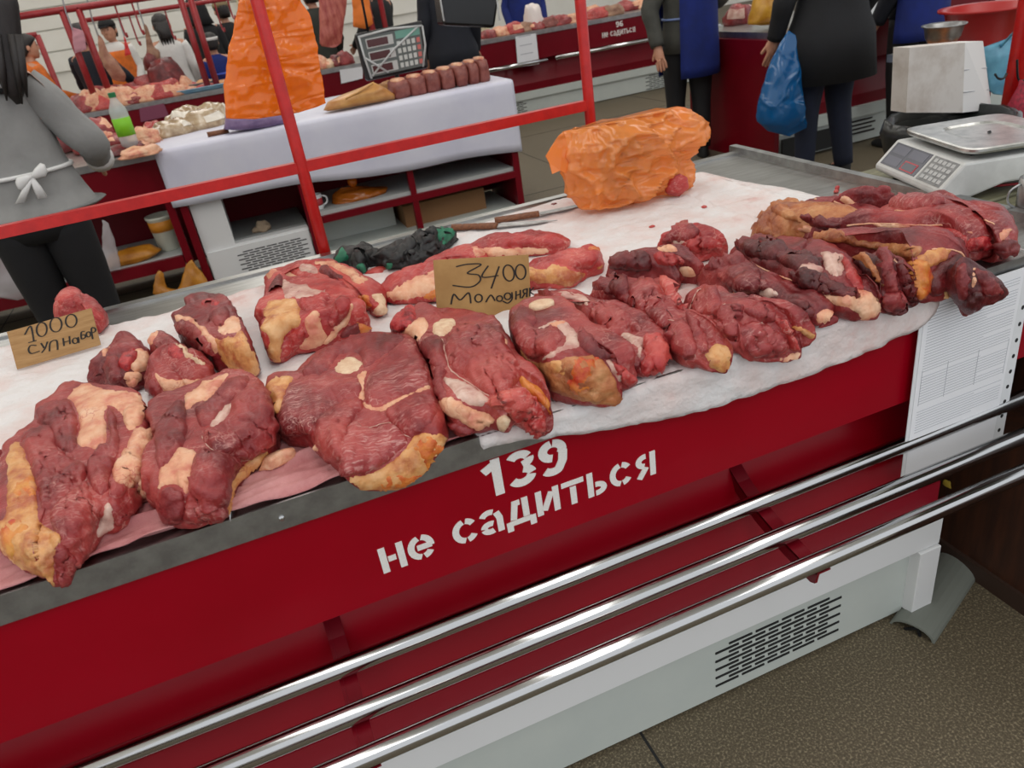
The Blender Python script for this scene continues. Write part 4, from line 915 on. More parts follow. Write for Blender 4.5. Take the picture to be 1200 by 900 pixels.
# ------------------------------------------------------------------ red pipe frame behind the counter
fr = thing('pipe_rack', 'bright red pipe frame with posts and cross bar rising behind the front counter', 'frame', (.6, 1.2, 0))
for x in (.182, 1.066, -1.45):
    MB().tube([(x, 1.2, 0), (x, 1.2, 2.3)], .0165, 18).build('post', REDP, fr, True)
MB().box(-1.45, 1.066, 1.19, 1.216, 1.12, 1.149).build('cross_bar', REDP, fr)
MB().tube([(-1.45, 1.2, 2.3), (1.066, 1.2, 2.3)], .0165, 14).build('top_bar', REDP, fr, True)
MB().box(.16, .205, 1.175, 1.19, .55, .86).build('mounting_plate', REDP, fr)
# orange carrier bag hanging from the frame
hb = thing('plastic_bag', 'flat orange carrier bag hanging behind the left red post', 'bag', (.15, 1.27, 1.25))
W_ = silo(P('266,139 262,100 268,60 275,20 280,0 284,-40 300,-70 320,-60 345,-65 348,-30 352,0 362,15 372,50 378,90 382,122 350,132 300,140'), 1.28, .12, 80, 90, .010, 9, maxd=.03, ridge=.9)
W_.build('film', OBAG2, hb, True)
for a, b_ in ((297, 290), (337, 343)):
    MB().tube([atY(a, -66, 1.28), atY(b_, -150, 1.26), Vector((atY(b_, -190, 1.22).x, 1.2, 2.31))], [.02, .008, .006], 8).build('handle_loop', OBAG2, hb, True)

# ================================================================== side table with the scale
BOARD = mat('grey_plank', lin(140, 138, 112), lin(98, 96, 74), 7, .6, c3=lin(118, 116, 92), stretch=(.7, 5, 5), bump=.3, bscale=30)
tb = thing('side_table', 'low brown wooden cabinet with grey plank top carrying the scale', 'table', (2.0, .1, 0))
for k in range(5):
    y0 = -.35+k*.212
    bevel(MB().box(1.6+.008*(k % 2), 2.75, y0, y0+.206, .852, .887-.002*(k % 3)).build('plank', BOARD, tb), .004)
MB().box(1.463, 2.6, -.55, .69, .03, .44).build('cabinet_body', BROWN, tb)
MB().box(1.62, 2.6, .06, .69, .44, .852).build('upper_box', BROWN, tb)
MB().box(1.452, 2.61, -.56, .70, 0, .05).build('skirting', mat('dark_skirting', lin(54, 36, 26), rough=.6), tb)
lump('yellow_scrap', 'small yellow scrap stuck on the brown cabinet side', (1.46, .12, .22), .004, .012, .016, mat('yellow_bit', lin(200, 170, 60), rough=.7), 'scrap', seed=2)
SCW = mat('scale_housing', lin(206, 208, 206), lin(188, 190, 188), 12, .4)
sc = thing('weighing_scale', 'grey electronic weighing scale with steel pan on the plank table', 'scale', (1.75, .4, .887))
O_ = Vector((1.585, .475, .887)); vx = Vector((-.29, -.957, 0)); vd = Vector((.957, -.29, 0)); vz = Vector((0, 0, 1))
S = lambda a, d, z: O_+vx*a+vd*d+vz*z
def sbox(mb, a0, a1, d0, d1, z0, z1):
    V_ = [S(a, d, z) for a in (a0, a1) for d in (d0, d1) for z in (z0, z1)]
    return mb.add(V_, [(0, 1, 3, 2), (4, 6, 7, 5), (0, 4, 5, 1), (2, 3, 7, 6), (0, 2, 6, 4), (1, 5, 7, 3)])
hw = .152
prof = [(.0, .025), (.0, .04), (.055, .098), (.30, .098), (.34, .075), (.34, .035), (.16, .035), (.08, .012), (.03, .012)]
bd = MB().prism([S(-hw, d, z) for d, z in prof], vx*(2*hw)).build('housing', SCW, sc); bevel(bd, .006, 2)
def onslope(a, t, off=0): return S(a, .055*t, .04+.058*t)+(vd*-.058+vz*.055).normalized()*off
def slopepatch(nm, a0, a1, t0, t1, M, off=.001, parent=None):
    n = (vd*-.058+vz*.055).normalized()
    return MB().prism([onslope(a0, t0, off), onslope(a1, t0, off), onslope(a1, t1, off), onslope(a0, t1, off)], n*-.0012).build(nm, M, parent or sc)
LCD = mat('lcd_dark', lin(64, 66, 78), rough=.2)
dp = slopepatch('display', -.135, .03, .1, .92, LCD)
for (a0, a1, t0, t1) in ((-.125, -.06, .56, .86), (-.05, .02, .56, .86), (-.125, -.06, .16, .46)):
    slopepatch('readout', a0, a1, t0, t1, mat('lcd_window', lin(84, 86, 100), rough=.25), .0016, dp)
slopepatch('readout', -.045, .015, .14, .46, mat('red_outline', lin(176, 50, 62), rough=.4), .0016, dp); slopepatch('readout', -.041, .011, .18, .42, LCD, .002, dp)
kp = slopepatch('keypad', .04, .14, .08, .92, mat('keypad_grey', lin(140, 142, 142), lin(110, 112, 112), 60, .5))
for i in range(5):
    for j in range(4):
        slopepatch('key', .05+i*.0175, .063+i*.0175, .16+j*.19, .28+j*.19, mat('key_grey', lin(176, 178, 178), rough=.5), .002, kp)
PAN = mat('scale_pan_steel', (.62, .62, .6, 1), (.42, .43, .42, 1), 30, .3, 1)
rings = []
for k_, z in ((1, .113), (1.02, .118), (1.02, .124), (.98, .126), (.62, .1255), (.58, .121), (.5, .1215), (.1, .1215)):
    rings.append([S(.150*k_*math.copysign(abs(math.cos(q))**(.25 if k_ > .9 else .55), math.cos(q)), .20+.135*k_*math.copysign(abs(math.sin(q))**(.25 if k_ > .9 else .55), math.sin(q)), z) for q in [6.2832*i/48+.01 for i in range(48)]])
MB().loft(rings).build('pan', PAN, sc, False)
sbox(MB(), -.10, .10, .1, .30, .098, .113).build('pan_support', BLACK, sc)
for a, d in ((-.12, .30), (.12, .30), (-.12, .05), (.12, .05)):
    MB().tube([S(a, d, .0), S(a, d, .036)], .012, 10).build('foot', BLACK, sc)
lump('beef_crumb', 'tiny dark crumb in the middle of the scale pan', S(.01, .2, .1225), .005, .004, .003, DARK, seed=8)
rc = MB().tube(crom([tuple(atZ(a, b_, .895)) for a, b_ in ((1114, 234), (1130, 224), (1150, 219), (1175, 217), (1205, 214))], 16, False), .0035, 8).build('cable', mat('red_cable', lin(176, 40, 48), rough=.4), None, True)
tagp(rc, 'thin red cable lying on the planks in front of the scale', 'cable')
cu = thing('metal_cup', 'grey metal cup at the right photo edge on the planks', 'cup', atZ(1203, 250, .888))
c_ = atZ(1205, 252, .888)
MB().lathe(c_, [(.026, 0), (.028, .004), (.03, .085), (.028, .086), (.024, .01), (.002, .008)], 24).build('cup_body', DSTEEL, cu, True)
MB().tube(crom([tuple(c_+Vector(p)) for p in ((-.028, .01, .02), (-.045, .02, .035), (-.045, .02, .06), (-.028, .01, .075))], 10, False), .0025, 8).build('cup_handle', DSTEEL, cu, True)
# ================================================================== second stall with the white cloth (seen from the vendor's side)
TOPC = mat('stall_steel', (.5, .5, .49, 1), (.36, .36, .35, 1), 18, .35, 1)
ST2Y = 4.0
s2 = thing('market_stall', 'stall with open shelves and white covered top across the vendor aisle', 'stall', (0, 4.5, 0))
MB().box(-2.4, 1.87, ST2Y, ST2Y+1.0, .845, .885).build('stall_top', TOPC, s2)
MB().box(-2.4, -.36, ST2Y+.01, ST2Y+.03, .66, .845).build('front_panel', DRED, s2)
MB().box(-2.4, 1.87, ST2Y+.62, ST2Y+.64, .05, .845).build('back_panel', DRED, s2)
for x in (-.425, -.352, 1.815):
    MB().box(x, x+.045, ST2Y+.0, ST2Y+.045, 0, .845).build('upright', DRED, s2)
MB().box(1.835, 1.86, ST2Y+.04, ST2Y+.62, 0, .845).build('end_panel', DRED, s2)
px_ = atY(487, 235, ST2Y).x
MB().box(px_-.02, px_+.02, ST2Y, ST2Y+.04, 0, .845).build('upright', DRED, s2)
SHG = mat('shelf_grey', lin(176, 180, 178), rough=.5)
MB().box(-2.4, -.43, ST2Y+.03, ST2Y+.6, .235, .27).build('shelf', SHG, s2)
MB().box(-2.4, -.43, ST2Y, ST2Y+.03, .19, .262).build('shelf_lip', DRED, s2)
MB().box(.40, 1.815, ST2Y+.02, ST2Y+.6, .295, .325).build('shelf', SHG, s2)
MB().box(.40, 1.815, ST2Y-.005, ST2Y+.02, .255, .30).build('shelf_lip', DRED, s2)
MB().box(.36, .405, ST2Y-.005, ST2Y+.03, .0, .58).build('upright', DRED, s2)
MB().box(.40, 1.815, ST2Y+.06, ST2Y+.6, .0, .05).build('base', PALE, s2)
MB().box(.40, .98, ST2Y+.30, ST2Y+.33, .05, .295).build('inner_panel', PALE, s2)
# white cooling unit with slotted front
cu2 = thing('cooling_unit', 'white cooling unit with slotted front panel under the white stall cloth', 'cooler', (0, 4.2, 0))
MB().box(-.30, .355, ST2Y+.03, ST2Y+.6, 0, .25).build('housing', WHITE, cu2)
fp = MB().box(-.295, .35, ST2Y+.012, ST2Y+.03, .02, .235).build('front_panel', WHITE, cu2)
grille(fp, -.12, .335, .05, .205, ST2Y+.012, 10, 6)
MB().box(-.30, -.11, ST2Y+.03, ST2Y+.5, .25, .60).build('side_box', WHITE, cu2)
MB().box(-.11, .355, ST2Y+.1, ST2Y+.6, .25, .262).build('tray', mat('dim_grey', lin(120, 122, 120), rough=.6), cu2)
# white table cloth
V, Fc = [], []
n1 = 90; xs0, xs1 = -.385, 1.885
WC = mat('white_table_cloth', lin(214, 214, 226), lin(204, 204, 220), 3, .55, bump=.15, bscale=8)
path = []
for i in range(n1+1):
    x = xs0+(xs1-xs0)*i/n1; t = i/n1
    low = .572+(.425-.572)*t+.012*math.sin(x*5)
    col = [(x, ST2Y+.98, .889), (x, ST2Y+.6, .889), (x, ST2Y+.2, .889), (x, ST2Y+.02, .889), (x, ST2Y-.006, .884), (x, ST2Y-.014, .865)]
    for k in range(1, 9):
        z = .865+(low-.865)*k/8
        col.append((x, ST2Y-.016-.012*abs(math.sin(x*6.2+.6))*k/8-.01*max(0, noise.noise(Vector((x*4, z*3, 0))))*k/8, z))
    V += col
m_ = 14
for i in range(n1):
    for k in range(m_-1): a = i*m_+k; Fc.append((a, a+m_, a+m_+1, a+1))
wc = mk('table_cloth', V, Fc, WC, None, True); sd = wc.modifiers.new('thickness', 'SOLIDIFY'); sd.thickness = .002
tagp(wc, 'smooth white cloth covering the second stall and hanging down its front', 'tablecloth')
zs = .891
# things on the white cloth
def rowlump(px, py, rx, ry, rz, M, name, label, group, seed, pt=1, rot=0, z=zs, pm=None):
    c = atZ(px, py, z); c.y = min(c.y, 4.84); return lump(name, label, c, rx, ry, rz, M, group=group, seed=seed, patches=pt, rot=rot, pm=pm)
ordn = ['leftmost', 'second', 'third', 'fourth', 'fifth', 'sixth', 'seventh', 'eighth', 'ninth', 'tenth', 'eleventh', 'twelfth']
for k, (px, w_, h_) in enumerate(((468, 20, 18), (487, 20, 26), (505, 17, 28), (522, 17, 30), (538, 15, 30), (552, 13, 30), (564, 13, 32))):
    c = atY(px, 108-k*2.5+(k > 5)*2, ST2Y+.22); c.z = zs
    b_ = MB(); hh = .105+.006*k; rr = w_*.0031
    b_.loft([[c+Vector((rr*s_*math.copysign(abs(math.cos(q))**.5, math.cos(q)), .11*s_*math.copysign(abs(math.sin(q))**.5, math.sin(q)), hh*z)) for q in [6.283*i/20 for i in range(20)]] for s_, z in ((.9, 0), (1, .15), (1.02, .6), (.95, .9), (.7, 1.0), (.1, 1.03))])
    for v in b_.V: v += Vector((noise.noise(v*14), noise.noise(v*14+Vector((5, 0, 0))), .5*noise.noise(v*17)))*.012
    root = thing('meat_block', '%s upright brown-red meat block in the row beside the wrapped scale' % (ordn[k] if k else 'leftmost') if k < 6 else 'last upright meat block at the right end of the row on white cloth', 'meat', c, 'meat blocks on the white cloth')
    b_.build('muscle', mat('cooked_brown', lin(112, 50, 44), lin(146, 84, 74), 20, .4, bump=.5, bscale=60), root, True)
    MB().loft([[c+Vector((rr*s_*math.cos(q)*.8, .08*s_*math.sin(q)-.01, hh*1.0+zz)) for q in [6.283*i/12 for i in range(12)]] for s_, zz in ((1, -.01), (.9, .01), (.3, .014))]).build('fat_top', FATC, root, True)
# tan offal wrapped like a loaf
ta = thing('wrapped_offal', 'smooth tan-yellow offal loaf lying on the white cloth under the wrapped scale', 'offal', atZ(420, 122, zs))
TAN = mat('tan_offal', lin(206, 156, 90), lin(176, 118, 60), 8, .35, bump=.2, bscale=20)
sl = silo(P('378,131 384,120 400,112 420,104 437,96 448,101 462,110 463,116 440,119 410,126'), ST2Y+.14, .6, 16, 30, .008, 12, maxd=.09)
for v in sl.V: v.z = max(v.z, zs)
sl.build('loaf', TAN, ta, True)
MB().tube([atY(437, 98, ST2Y+.1), atY(420, 108, ST2Y+.06), atY(405, 116, ST2Y+.06)], .006, 8).build('fold', TAN, ta, True)
lump('wrapped_offal', 'second smaller tan piece behind the loaf, next to the meat blocks', atZ(458, 106, zs), .11, .07, .06, mat('tan_offal2', lin(176, 120, 66), rough=.4), 'offal', seed=12)
# hanging scale display wrapped in film
ds = thing('scale_display', 'electronic scale display wrapped in clear film above the meat blocks', 'display', atY(460, 95, 4.38))
DY = 4.38
dq = [(416, 40), (496, 24), (503, 80), (430, 96)]
dw = [atY(a, b_, DY) for a, b_ in dq]
DSP = mat('display_face', lin(96, 102, 100), rough=.3)
def quad(u0, u1, v0, v1, off=0):
    f = lambda u, v: dw[3]*(1-u)*(1-v)+dw[2]*u*(1-v)+dw[1]*u*v+dw[0]*(1-u)*v
    return [f(u0, v0)+Vector((0, -off, 0)), f(u1, v0)+Vector((0, -off, 0)), f(u1, v1)+Vector((0, -off, 0)), f(u0, v1)+Vector((0, -off, 0))]
bevel(MB().prism(quad(0, 1, 0, 1), (0, .07, 0)).build('case', BLACK, ds), .02, 3)
face = MB().prism(quad(.06, .94, .08, .92, .002), (0, .002, 0)).build('face', DSP, ds)
for v0 in (.66, .39, .12):
    f_ = MB().prism(quad(.12, .52, v0, v0+.2, .004), (0, .002, 0)).build('readout_frame', mat('pale_line', lin(190, 192, 190), rough=.4), face)
    MB().prism(quad(.135, .44, v0+.025, v0+.175, .006), (0, .003, 0)).build('readout', mat('dark_red_lcd', lin(84, 48, 50), rough=.2), face)
for i in range(5):
    for j in range(4):
        u = .56+i*.075; v = .14+j*.15
        MB().prism(quad(u, u+.05, v, v+.1, .005), (0, .003, 0)).build('key', mat('key_red', lin(200, 110, 104), rough=.5) if i == 4 else mat('key_white', lin(200, 204, 200), rough=.5), face)
MB().prism(quad(.56, .92, .74, .9, .005), (0, .003, 0)).build('key_band', mat('teal_band', lin(110, 160, 146), rough=.5), face)
FILM = mat('clear_film', lin(235, 238, 238), rough=.1, alpha=.22, spec=.8)
for q in (((.1, .1), (.5, .55), (.9, .9)), ((.05, .5), (.2, .3), (.35, .1)), ((.03, .93), (.5, .97), (.97, .9)), ((.97, .9), (.98, .5), (.9, .06)), ((.04, .95), (.05, .5), (.08, .05))):
    MB().tube([quad(u, u, v, v, .008)[0] for u, v in q], .007, 6).build('film_crease_glint', mat('film_glint', lin(225, 228, 228), rough=.15, alpha=.6), ds, True)  # pale tubes painted as glints along the creases of the film
MB().tube([dw[0]*.8+dw[1]*.2+Vector((0, .03, 0)), dw[0]*.8+dw[1]*.2+Vector((.02, .03, .9))], .008, 8).build('pole', BLACK, ds, True)
# pole foot so that the display stands on the stall
MB().tube([dw[3]*.5+dw[2]*.5+Vector((0, .05, .05)), Vector(((dw[3].x+dw[2].x)/2, DY+.05, zs))], .015, 8).build('stand', BLACK, ds, True)
# black box hanging at the top edge
bk = thing('hanging_speaker', 'glossy black box wrapped in film hanging at the top of the photo', 'box', atY(550, 30, 4.3))
bw = [atY(a, b_, 4.3) for a, b_ in ((520, 30), (580, 33), (588, -22), (514, -18))]
bevel(MB().prism(bw, (0, .16, 0)).build('case', mat('black_gloss', lin(16, 16, 18), rough=.18), bk), .02, 3)
for a, b_ in ((517, 5), (583, 5)):
    c = atY(a, b_, 4.295); MB().tube([c+Vector((0, 0, -.1)), c, c+Vector((0, 0, .1))], .006, 6).build('film_crease_glint', MATS['film_glint'], bk, True)  # pale streaks painted as glints on the film at both sides
MB().tube([bw[3]*.5+bw[2]*.5+Vector((0, .08, -.02)), bw[3]*.5+bw[2]*.5+Vector((0, .08, .9))], .01, 8).build('hanger', BLACK, bk)
# purple bag, jelly packs, tray meat, bottle
pb = thing('plastic_bag', 'purple plastic bag behind the hanging orange bag on the white stall', 'bag', atZ(300, 148, zs))
sl = silo(P('262,152 264,135 280,126 310,128 335,130 345,140 338,148 300,152'), ST2Y+.1, .6, 12, 28, .012, 14, maxd=.1)
for v in sl.V: v.z = max(v.z, zs)
sl.build('film', mat('purple_film', lin(140, 116, 156), lin(112, 90, 132), 12, .35, bump=.4, bscale=20), pb, True)
JEL = mat('wrapped_offal_film', lin(196, 178, 152), lin(150, 124, 96), 16, .18, c3=lin(176, 152, 120), bump=.5, bscale=30, coat=.5)
for k, (px, py, rx, rz) in enumerate(((205, 158, .15, .09), (238, 150, .16, .10), (222, 144, .15, .13), (252, 138, .12, .12))):
    rowlump(px, py, rx, .09, rz, JEL, 'offal_pack', ['front left film-wrapped beige offal pack beside the bottle', 'front right film-wrapped beige offal pack by the purple bag', 'upper film-wrapped offal pack stacked behind the front pair', 'film-wrapped offal pack partly hidden by the orange carrier bag'][k], 'wrapped offal packs', 20+k, 2, .2, pm=mat('film_shine', lin(228, 220, 206), rough=.12))  # film_shine patches: gloss of the wrap put into pale colour
kn = MB().tube([atZ(243, 158, .905), atZ(268, 153, .905)], [.016, .014], 8).build('knife_handle', WOOD, None, True)
tagp(kn, 'brown wooden tool handle lying on the white stall beside the purple bag', 'handle')
for k, (px, py, rx, rz, M_) in enumerate(((112, 176, .13, .12, MUS2), (135, 172, .12, .08, MUS1), (120, 160, .14, .17, MUS2), (150, 178, .13, .05, MUS5), (172, 168, .10, .09, FATC), (165, 182, .12, .05, FATC), (182, 158, .08, .08, MUS3), (100, 150, .12, .2, MUS2))):
    rowlump(px, py, rx, .09, rz, M_, 'meat_piece', ['red meat piece at the left end of the second stall beside the grey sleeve', 'red meat piece directly left of the green-labelled bottle', 'tall folded meat slab behind the bottle', 'dark flat meat piece under the green-labelled bottle', 'pale fat piece right of the bottle', 'pale flat fat piece on the steel edge', 'pinkish scrap between the bottle and the offal packs', 'meat slab half hidden by the grey smock'][k], 'meat on the second stall', 40+k, 2)
bt = thing('drink_bottle', 'clear plastic bottle with green label and green cap on the second stall', 'bottle', atY(153, 170, 4.16))
b0 = atY(153, 170, 4.16); b0.z = zs+.03
CLR = mat('clear_plastic', lin(214, 220, 220), rough=.1, alpha=.45, spec=.7)
MB().lathe(b0, [(.04, 0), (.048, .01), (.05, .06), (.05, .19), (.046, .215), (.025, .255), (.017, .275), (.017, .29)], 20).build('bottle_body', CLR, bt, True)
MB().lathe(b0, [(.0512, .065), (.0512, .165)], 20).build('label', mat('green_label', lin(120, 190, 20), rough=.5), bt, True)
MB().lathe(b0, [(.021, .278), (.021, .302), (.018, .304)], 16).build('cap', mat('green_cap', lin(20, 110, 60), rough=.4), bt)
# shelf things
ob2 = thing('plastic_bag', 'knotted orange bag of meat on the grey shelf of the second stall', 'bag', atY(420, 245, ST2Y+.15))
sl = silo(P('389,243 390,228 400,220 415,217 440,220 454,219 449,235 430,243 405,248'), ST2Y+.18, .6, 14, 30, .012, 16, maxd=.1)
for v in sl.V: v.z = max(v.z, .325)
sl.build('film', film('orange_film2', lin(216, 120, 36), lin(220, 130, 50), .12, .3), ob2, True)
kc = atY(413, 214, ST2Y+.18)
MB().lathe(kc+Vector((0, 0, -.03)), [(.012, 0), (.03, .02), (.034, .045), (.02, .06), (.004, .062)], 14).build('knot', OBAG2, ob2, True)
mg = thing('mug', 'white mug with red pattern beside the red post on the shelf', 'mug', atY(375, 249, ST2Y+.1))
c_ = atY(374, 248, ST2Y+.1); c_.z = .326
MB().lathe(c_, [(.036, 0), (.04, .01), (.04, .1), (.036, .1), (.034, .02), (.002, .015)], 20).build('mug_body', WHITE, mg, True)
MB().tube(crom([tuple(c_+Vector((x, 0, z))) for x, z in ((.038, .02), (.065, .035), (.068, .07), (.038, .085))], 10, False), .006, 8).build('handle', WHITE, mg, True)
MB().lathe(c_, [(.0408, .03), (.0408, .075)], 20).build('red_print', mat('red_print', lin(180, 50, 56), rough=.5), mg, True)
bx = thing('carton', 'flat brown carton on the lower shelf of the second stall', 'box', atY(530, 265, ST2Y+.25))
a = atY(472, 275, ST2Y+.2)
MB().box(1.02, 1.62, ST2Y+.15, ST2Y+.5, .05, .2).build('carton_body', mat('carton_brown', lin(138, 100, 64), rough=.8), bx)
MB().box(1.0, 1.64, ST2Y+.31, ST2Y+.335, .2, .204).build('tape', mat('tape', lin(170, 140, 100), rough=.4), bx)
lump('rag', 'crumpled beige rag on top of the white cooling unit', atZ(308, 270, .263), .05, .04, .05, mat('beige_rag', lin(150, 132, 110), rough=.9), 'rag', seed=31, amp=.4)
bu = thing('bucket', 'small white bucket with orange band on the left shelf', 'bucket', atY(190, 270, 4.2))
c_ = atY(190, 262, 4.22); c_.z = .27
MB().lathe(c_, [(.065, 0), (.07, .005), (.082, .2), (.09, .205), (.09, .22), (.08, .22), (.07, .02), (.004, .015)], 22).build('bucket_body', mat('bucket_white', lin(214, 216, 200), rough=.45), bu, True)
MB().lathe(c_, [(.0795, .125), (.0832, .19)], 22).build('orange_band', mat('orange_band', lin(216, 140, 40), rough=.5), bu, True)
def flatbag(nm, lab, pts, y0, M, md=.05, zmin=None, na=.014):
    r_ = thing(nm, lab, 'bag', atY(*pts[0], y0)); s_ = silo(pts, y0, .5, 14, 30, na, 12, maxd=md)
    if zmin is not None:
        for v in s_.V: v.z = max(v.z, zmin)
    s_.build('film', M, r_, True); return r_
YB = mat('amber_film', lin(196, 132, 40), lin(160, 98, 24), 10, .35, bump=.4, bscale=18)
ab = flatbag('plastic_bag', 'flat amber plastic bag lying on the left shelf beside the bucket', P('122,318 125,300 150,290 175,286 190,292 180,300 150,314'), ST2Y+.12, YB, .12, .27)
for k, (pts, lab) in enumerate(((P('178,345 182,322 186,316 192,320 196,338 210,340 208,348'), 'amber carrier bag on the floor under the shelf, left of the pair'), (P('205,345 210,336 218,310 224,305 236,318 248,335 246,348'), 'amber carrier bag on the floor under the shelf, right of the pair'))):
    r_ = flatbag('plastic_bag', lab, pts, ST2Y-.05, YB, .07, None)
cs = flatbag('plastic_bag', 'clear plastic sheet bag hanging left of the black leggings', P('-20,345 -15,290 10,275 24,290 45,330 48,345 20,352'), 3.85, mat('hazy_film', lin(196, 188, 190), rough=.2, alpha=.55), .05)
cs2 = flatbag('plastic_bag', 'clear plastic bag hanging right of the black leggings', P('118,318 120,258 126,258 140,300 142,316'), 3.975, MATS['hazy_film'], .03)

# ================================================================== third row of stalls
Y3 = 7.5
def farstall(name, label, x0, x1, y0, dp=1.0, joints=(), base=True, end=False):
    r_ = thing(name, label, 'stall', ((x0+x1)/2, y0+.5, 0))
    MB().box(x0, x1, y0, y0+dp, .845, .889).build('stall_top', TOPC, r_)
    f_ = MB().box(x0, x1, y0+.01, y0+.04, .60, .845).build('front_panel', DRED, r_)
    MB().prism([(x0, y, z) for y, z in ((.15, .6), (.02, .36), (.02, .28), (.2, .28), (.2, .6))], (x1-x0, 0, 0))
    b_ = MB().prism([(x0, y0+y, z) for y, z in ((.13, .6), (.02, .36), (.02, .28), (.2, .28), (.2, .6))], (x1-x0, 0, 0)); b_.build('lower_panel', DRED, r_)
    MB().box(x0, x1, y0+.2, y0+dp-.05, .02, .845).build('carcass', DRED, r_)
    MB().box(x0, x1, y0-.01, y0+.2, .2, .28).build('plinth_beam', PALE, r_)
    pl_ = MB().box(x0, x1, y0+.02, y0+.2, .01, .2).build('plinth_panel', PALE, r_)
    for x in joints:
        MB().box(x-.006, x+.006, y0+.006, y0+.012, .6, .845).build('panel_joint', DARK, f_)
    return r_, f_, pl_
r3, f3, p3_ = farstall('market_stall', 'long dark red stall marked 96 in the third row, steel edged', -2.2, 5.9, Y3, 1.0, (.55, 3.35))
write('96', atY(722, 30, Y3).x, atY(731, 30, Y3).x, .768, .062, Y3+.01, f3)
write('не садиться', atY(705, 30, Y3).x, atY(745, 30, Y3).x, .685, .055, Y3+.01, f3)
xg = atY(757, 85, Y3).x
grille(p3_, xg, xg+.42, .02, .19, Y3+.02, 8, 4); xg = atY(595, 125, Y3).x; grille(p3_, xg, xg+.25, .03, .19, Y3+.02, 8, 3)
rl = thing('bag_rail', 'pale steel rail tubes in front of the third row stall', 'rail', (4, Y3-.08, .6))
for (xa, xb) in ((atY(560, 75, Y3-.1).x, atY(640, 60, Y3-.1).x), (atY(650, 57, Y3-.1).x, 5.9)):
    MB().tube([(xa, Y3-.1, .585), (xb, Y3-.1, .585)], .022, 10).build('tube', CHROME, rl, True)
    for x in (xa+.1, (xa+xb)/2, xb-.1): MB().box(x-.01, x+.01, Y3-.1, Y3+.14, .565, .575).build('bracket', DRED, rl)
nt = thing('paper_notice', 'white paper notice on the third row stall above the rail', 'notice', atY(617, 60, Y3))
q = [atY(a, b_, Y3-.01) for a, b_ in ((607, 79), (632, 75), (628, 39), (604, 43))]
MB().prism(q, (0, .003, 0)).build('sheet', PAPER, nt)
for k in range(3):
    z = q[0].z+.12+.09*k; MB().box(q[0].x+.05, q[1].x-.06, Y3-.0115, Y3-.0105, z, z+.008).build('pencil_line', GI, nt)
nt = thing('paper_notice', 'blank white paper panel on the third row stall behind the wrapped display', 'notice', atY(405, 95, Y3))
MB().prism([atY(a, b_, Y3-.005) for a, b_ in ((400, 98), (425, 92), (425, 78), (398, 82))], (0, .003, 0)).build('sheet', PAPER, nt)
nt = thing('paper_notice', 'pale purple plastic sheet on the third row stall above the bottle', 'notice', atY(180, 130, Y3))
MB().prism([atY(a, b_, Y3-.005) for a, b_ in ((165, 143), (198, 136), (192, 121), (163, 127))], (0, .003, 0)).build('sheet', mat('mauve_sheet', lin(130, 70, 92), rough=.3), nt)
# red frames of the third row
FRP = mat('dark_red_pipe', lin(158, 36, 40), lin(140, 28, 34), 20, .4)
def frame(label, y0, xs, zt_, xa, xb, r_=.03, z0=.889, hooks=()):
    g = thing('pipe_rack', label, 'frame', (xs[0] if xs else xa, y0, z0))
    for x in xs: MB().tube([(x, y0, z0), (x, y0, zt_)], r_, 10).build('post', FRP, g, True)
    MB().tube([(xa, y0, zt_), (xb, y0, zt_)], r_, 10).build('top_bar', FRP, g, True)
    for x in hooks:
        MB().tube(crom([(x, y0, zt_), (x, y0, zt_-.2), (x+.005, y0-.01, zt_-.28), (x+.02, y0-.05, zt_-.3), (x+.02, y0-.07, zt_-.26)], 12, False), .008, 6).build('hook', FRP, g, True)
    return g
frame('red pipe frame with paired posts above the third row stall, left of the orange bag', Y3+.15, (-1.0, -.86, .03, .12), 1.76, -4.2, 1.2, .03, .889, (-1.5, -.55, -.4, .45))
frame('thinner red pipe frame with hooks behind the third row stall', Y3+.9, (-.95,), 1.66, -.95, 1.6, .022, .889, (-.5, -.15, .1, .35, .6, .9))
frame('red pipe frame standing farther back at the left', Y3+3.2, (-1.72,), 1.62, -4.5, -1.72, .035, .0, (-2.1, -1.9))
frame('red pipe posts behind the third row stall at the middle', Y3+.9, (1.95, 2.1), 2.0, 1.95, 4.6, .03, .889, ())
# hanging carcass pieces
def hang(name, lab, pts, y0, M, ratio=.7, pm=None):
    g = thing(name, lab, 'meat', atY(*pts[0], y0)); silo(pts, y0, ratio, 20, 24, .012, 9).build('muscle', M, g, True)
    top_ = min(pts, key=lambda q: q[1]); a_ = atY(*top_, y0)
    MB().tube([a_+Vector((0, 0, -.02)), a_+Vector((0, 0, .12)), a_+Vector((.02, 0, .3))], .007, 6).build('hook', DSTEEL, g)
    if pm:
        q = [( (a+sum(p[0] for p in pts)/len(pts))/2, b_+2) for a, b_ in pts if b_ > top_[1]+(max(p[1] for p in pts)-top_[1])*.45]
        cc = (sum(a for a, _ in q)/len(q), sum(b_ for _, b_ in q)/len(q)); a_ = atY(*cc, y0-.07); lumpv = MB().lathe(a_+Vector((0, 0, -.1)), [(.01, 0), (.07, .04), (.075, .1), (.05, .15), (.01, .18)], 12); lumpv.build('cut_face', pm, g, True)
    return g
GREYM = mat('grey_mutton', lin(164, 128, 100), lin(130, 88, 70), 14, .5, bump=.3, bscale=30)
hang('mutton_leg', 'grey-brown mutton leg hanging right of the orange capped man', P('168,27 172,30 176,42 180,55 188,60 188,75 180,84 170,84 167,72 172,60 171,48'), Y3+.7, GREYM, pm=MUS5)
hang('mutton_leg', 'pale carcass leg hanging beside the man in the navy shirt', P('114,39 120,44 126,60 138,72 148,88 146,96 132,94 122,78 116,62'), Y3+.6, mat('pale_carcass', lin(190, 146, 118), lin(156, 104, 86), 12, .5, bump=.3, bscale=30))
